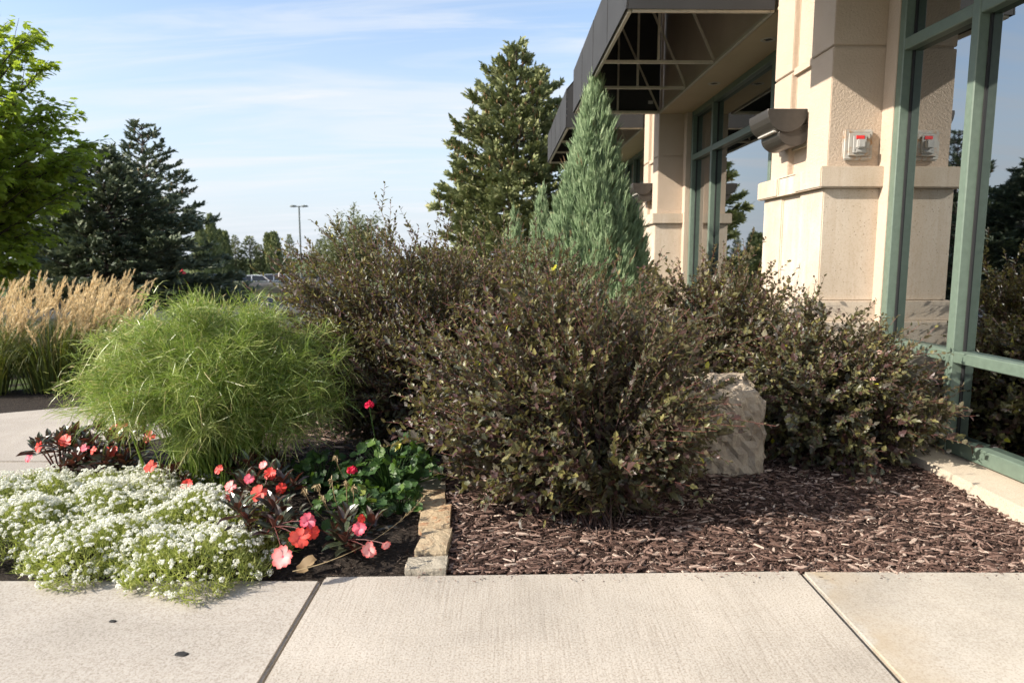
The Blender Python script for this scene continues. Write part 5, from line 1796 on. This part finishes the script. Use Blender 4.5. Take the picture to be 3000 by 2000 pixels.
def geranium(label, x, y, rx, ry, h, n, seed, flowers, spent, z0=0.0, smin=0.030, smax=0.050, rbias=0.0):
    g = np.random.default_rng(seed)
    p = thing('geranium_plant', label, 'flowers', (x, y, z0), 0, 'geraniums beside the stone row')
    a = g.uniform(0, 6.28, n)
    q = np.sqrt(g.uniform(0, 1, n))
    tip = np.stack([np.cos(a) * q * rx, np.sin(a) * q * ry, h * (1 - 0.6 * q ** 2) * g.uniform(0.55, 1.05, n)], -1)
    P = bez(tip * [0.1, 0.1, 0], tip * [0.5, 0.5, 0.65], tip, 5)
    V, F = tubes(P, np.linspace(0.003, 0.0015, 5)[None], 4)
    st = MD().add(V, F, 0.5)
    out = np.stack([np.cos(a) * q, np.sin(a) * q, 0 * a], -1)
    Zd = np.array([-0.15, -0.35, 0.9]) + out * 0.7 + g.normal(0, 0.22, (n, 3))
    X, Y, Z = frames(out + g.normal(0, 0.5, (n, 3)) + [0.01, 0, 0], Zd)
    S = g.uniform(smin, smax, n)
    RN = np.clip(g.beta(2, 2.5, n) + rbias, 0, 0.98)
    leaf_objects('leaf', GER, M['gerleaf'], p, range(n), tip + np.array([x, y, z0]), X, Y, Z, np.stack([S, S, S], -1), RN, 8)
    for fx, fy, fz in flowers:
        b = np.array([fx - x, fy - y, fz - z0])
        V, F = tubes(bez(np.array([[b[0] * 0.3, b[1] * 0.3, 0.02]]), np.array([[b[0] * 0.8, b[1] * 0.8, b[2] * 0.7]]), b[None], 6), np.full((1, 6), 0.0018), 5)
        st.add(V, F, 0.4)
        q_ = rdir(g, 34)
        q_[:, 2] = np.abs(q_[:, 2]) * 0.8 - 0.1
        q_ = nrm(q_)
        Xb, Yb, Zb = frames(rdir(g, 34), q_)
        V, F = inst(PETAL_V * [1, 1, 1.6] - [0, .5, 0], PETAL_F, q_ * 0.0165, Xb, Yb, Zb, np.full(34, 0.0135))
        o = MD().add(V, F, np.repeat(g.uniform(0, 1, 34), 11)).build('flower', M['gerflower'], p)
        o.location = b
    st.build('stems', M['gerleaf'], p, True)
    for sx, sy, sz in spent:
        b = np.array([sx - x, sy - y, sz - z0])
        m = MD()
        V, F = tubes(bez(np.array([[b[0] * 0.5, b[1] * 0.5, 0.04]]), np.array([[b[0] * 0.9, b[1] * 0.9, b[2] * 0.6]]), b[None], 6), np.full((1, 6), 0.0016), 4)
        m.add(V, F, 0.35)
        k = 18
        d = nrm(rdir(g, k) + [0, 0, -0.6])
        A = np.repeat(b[None], k, 0)
        C = A + d * g.uniform(0.012, 0.026, (k, 1))
        V, F = ribbons(bez(A, A + rdir(g, k) * 0.012 + [0, 0, 0.006], C, 4), np.array([[0.001, 0.0025, 0.0035, 0.001]]), nrm(np.cross(d, rdir(g, k))))
        m.add(V, F, np.repeat(g.uniform(0, 1, k), 8))
        m.build('spent_flower', M['dry'], p)
    return p


geranium('leafy green geranium behind the stone row, carrying two crimson flower heads', -0.52, 2.82, 0.22, 0.2, 0.24, 135, 401, [(-0.558, 2.618, 0.42), (-0.601, 2.483, 0.2)], [(-0.639, 2.396, 0.28)], rbias=0)
geranium('yellowish geranium with dried flower stalks beside the dark impatiens', -0.62, 2.5, 0.15, 0.13, 0.15, 60, 402, [], [(-0.683, 2.321, 0.2), (-0.646, 2.368, 0.2), (-0.589, 2.344, 0.2), (-0.561, 2.336, 0.19), (-0.682, 2.377, 0.14), (-0.716, 2.276, 0.2)], rbias=0.18)
geranium('low geranium leaves at the edge of the bare soil, left of the small impatiens', -0.62, 2.32, 0.07, 0.07, 0.08, 12, 403, [], [], rbias=-0.15)

geranium('dark leafy geranium in the shade between the grass mound and the crimson flowered one', -0.82, 2.86, 0.17, 0.16, 0.17, 75, 404, [], [], rbias=-0.1)
geranium('low geranium without flowers against the far end of the stone row', -0.44, 2.58, 0.10, 0.10, 0.12, 34, 405, [], [], rbias=-0.05)

# ------------------------------------------------------------------ small things on the ground
def blob(name, x, y, rx, ry, seed, label):
    g = np.random.default_rng(seed)
    n = 18
    a = np.arange(n) * 2 * math.pi / n
    q = 1 + 0.18 * np.sin(a * 2 + seed) + g.normal(0, 0.07, n)
    V = [(math.cos(t) * rx * k, math.sin(t) * ry * k, 0.0005) for t, k in zip(a, q)] + [(math.cos(t) * rx * k * 0.8, math.sin(t) * ry * k * 0.8, 0.003) for t, k in zip(a, q)] + [(0, 0, 0.0035)]
    m = MD()
    m.add(V, [(i, (i + 1) % n, n + (i + 1) % n, n + i) for i in range(n)])
    m.add(V, [(n + i, n + (i + 1) % n, 2 * n) for i in range(n)])
    o = m.build(name, M['gum'], None, True)
    o.location = (x, y, -0.008)
    return tag(o, label, 'gum spot', 'dark gum spots on the pavement')


blob('gum_spot', -0.844, 1.632, 0.016, 0.013, 2, 'larger black gum spot near the joint on the pavement slab below the white flowers')
blob('gum_spot', -1.112, 1.79, 0.012, 0.006, 4, 'smaller dark gum smear just below the front white flowers on the pavement')


def dead_leaf():
    n = 20
    t = np.linspace(0, 1, n)
    TV, TF = ger_leaf()
    V = TV * np.array([0.070, 0.050, 0.08])
    V[:, 2] += 0.012 * np.sin(V[:, 0] * 70)
    o = MD().add(V, TF, 0.0).build('fallen_leaf', M['dry'], None, True)
    o.location = (-0.665, 2.105, 0.004)
    o.rotation_euler = (0.25, -0.15, 0.9)
    tag(o, 'dry olive brown leaf lying on the soil under the large pale pink flower', 'leaf')


dead_leaf()


def dry_stalk():
    s = thing('dry_grass_stalk', 'long thin dry seed stalk arching from the pavement edge toward the stone row', 'grass', (-0.62, 2.08, 0.0))
    P = bez(np.array([[-0.08, -0.01, 0.004]]), np.array([[0.17, 0.06, 0.03]]), np.array([[0.30, 0.32, 0.13]]), 14)
    V, F = tubes(P, np.linspace(0.0018, 0.0009, 14)[None], 4)
    MD().add(V, F, 0.8).build('stem', M['dry'], s)
    g = np.random.default_rng(5)
    t = g.uniform(0.74, 1.0, (1, 50))
    p, T = along(P, t)
    d = nrm(T[0] + rdir(g, 50) * 0.45)
    V, F = ribbons(np.stack([p[0], p[0] + d * 0.008, p[0] + d * 0.017], 1), np.array([[0.0008, 0.0022, 0.0006]]), nrm(np.cross(d, rdir(g, 50))))
    MD().add(V, F, np.repeat(g.uniform(0, 1, 50), 6)).build('seed_head', M['dry'], s)


dry_stalk()
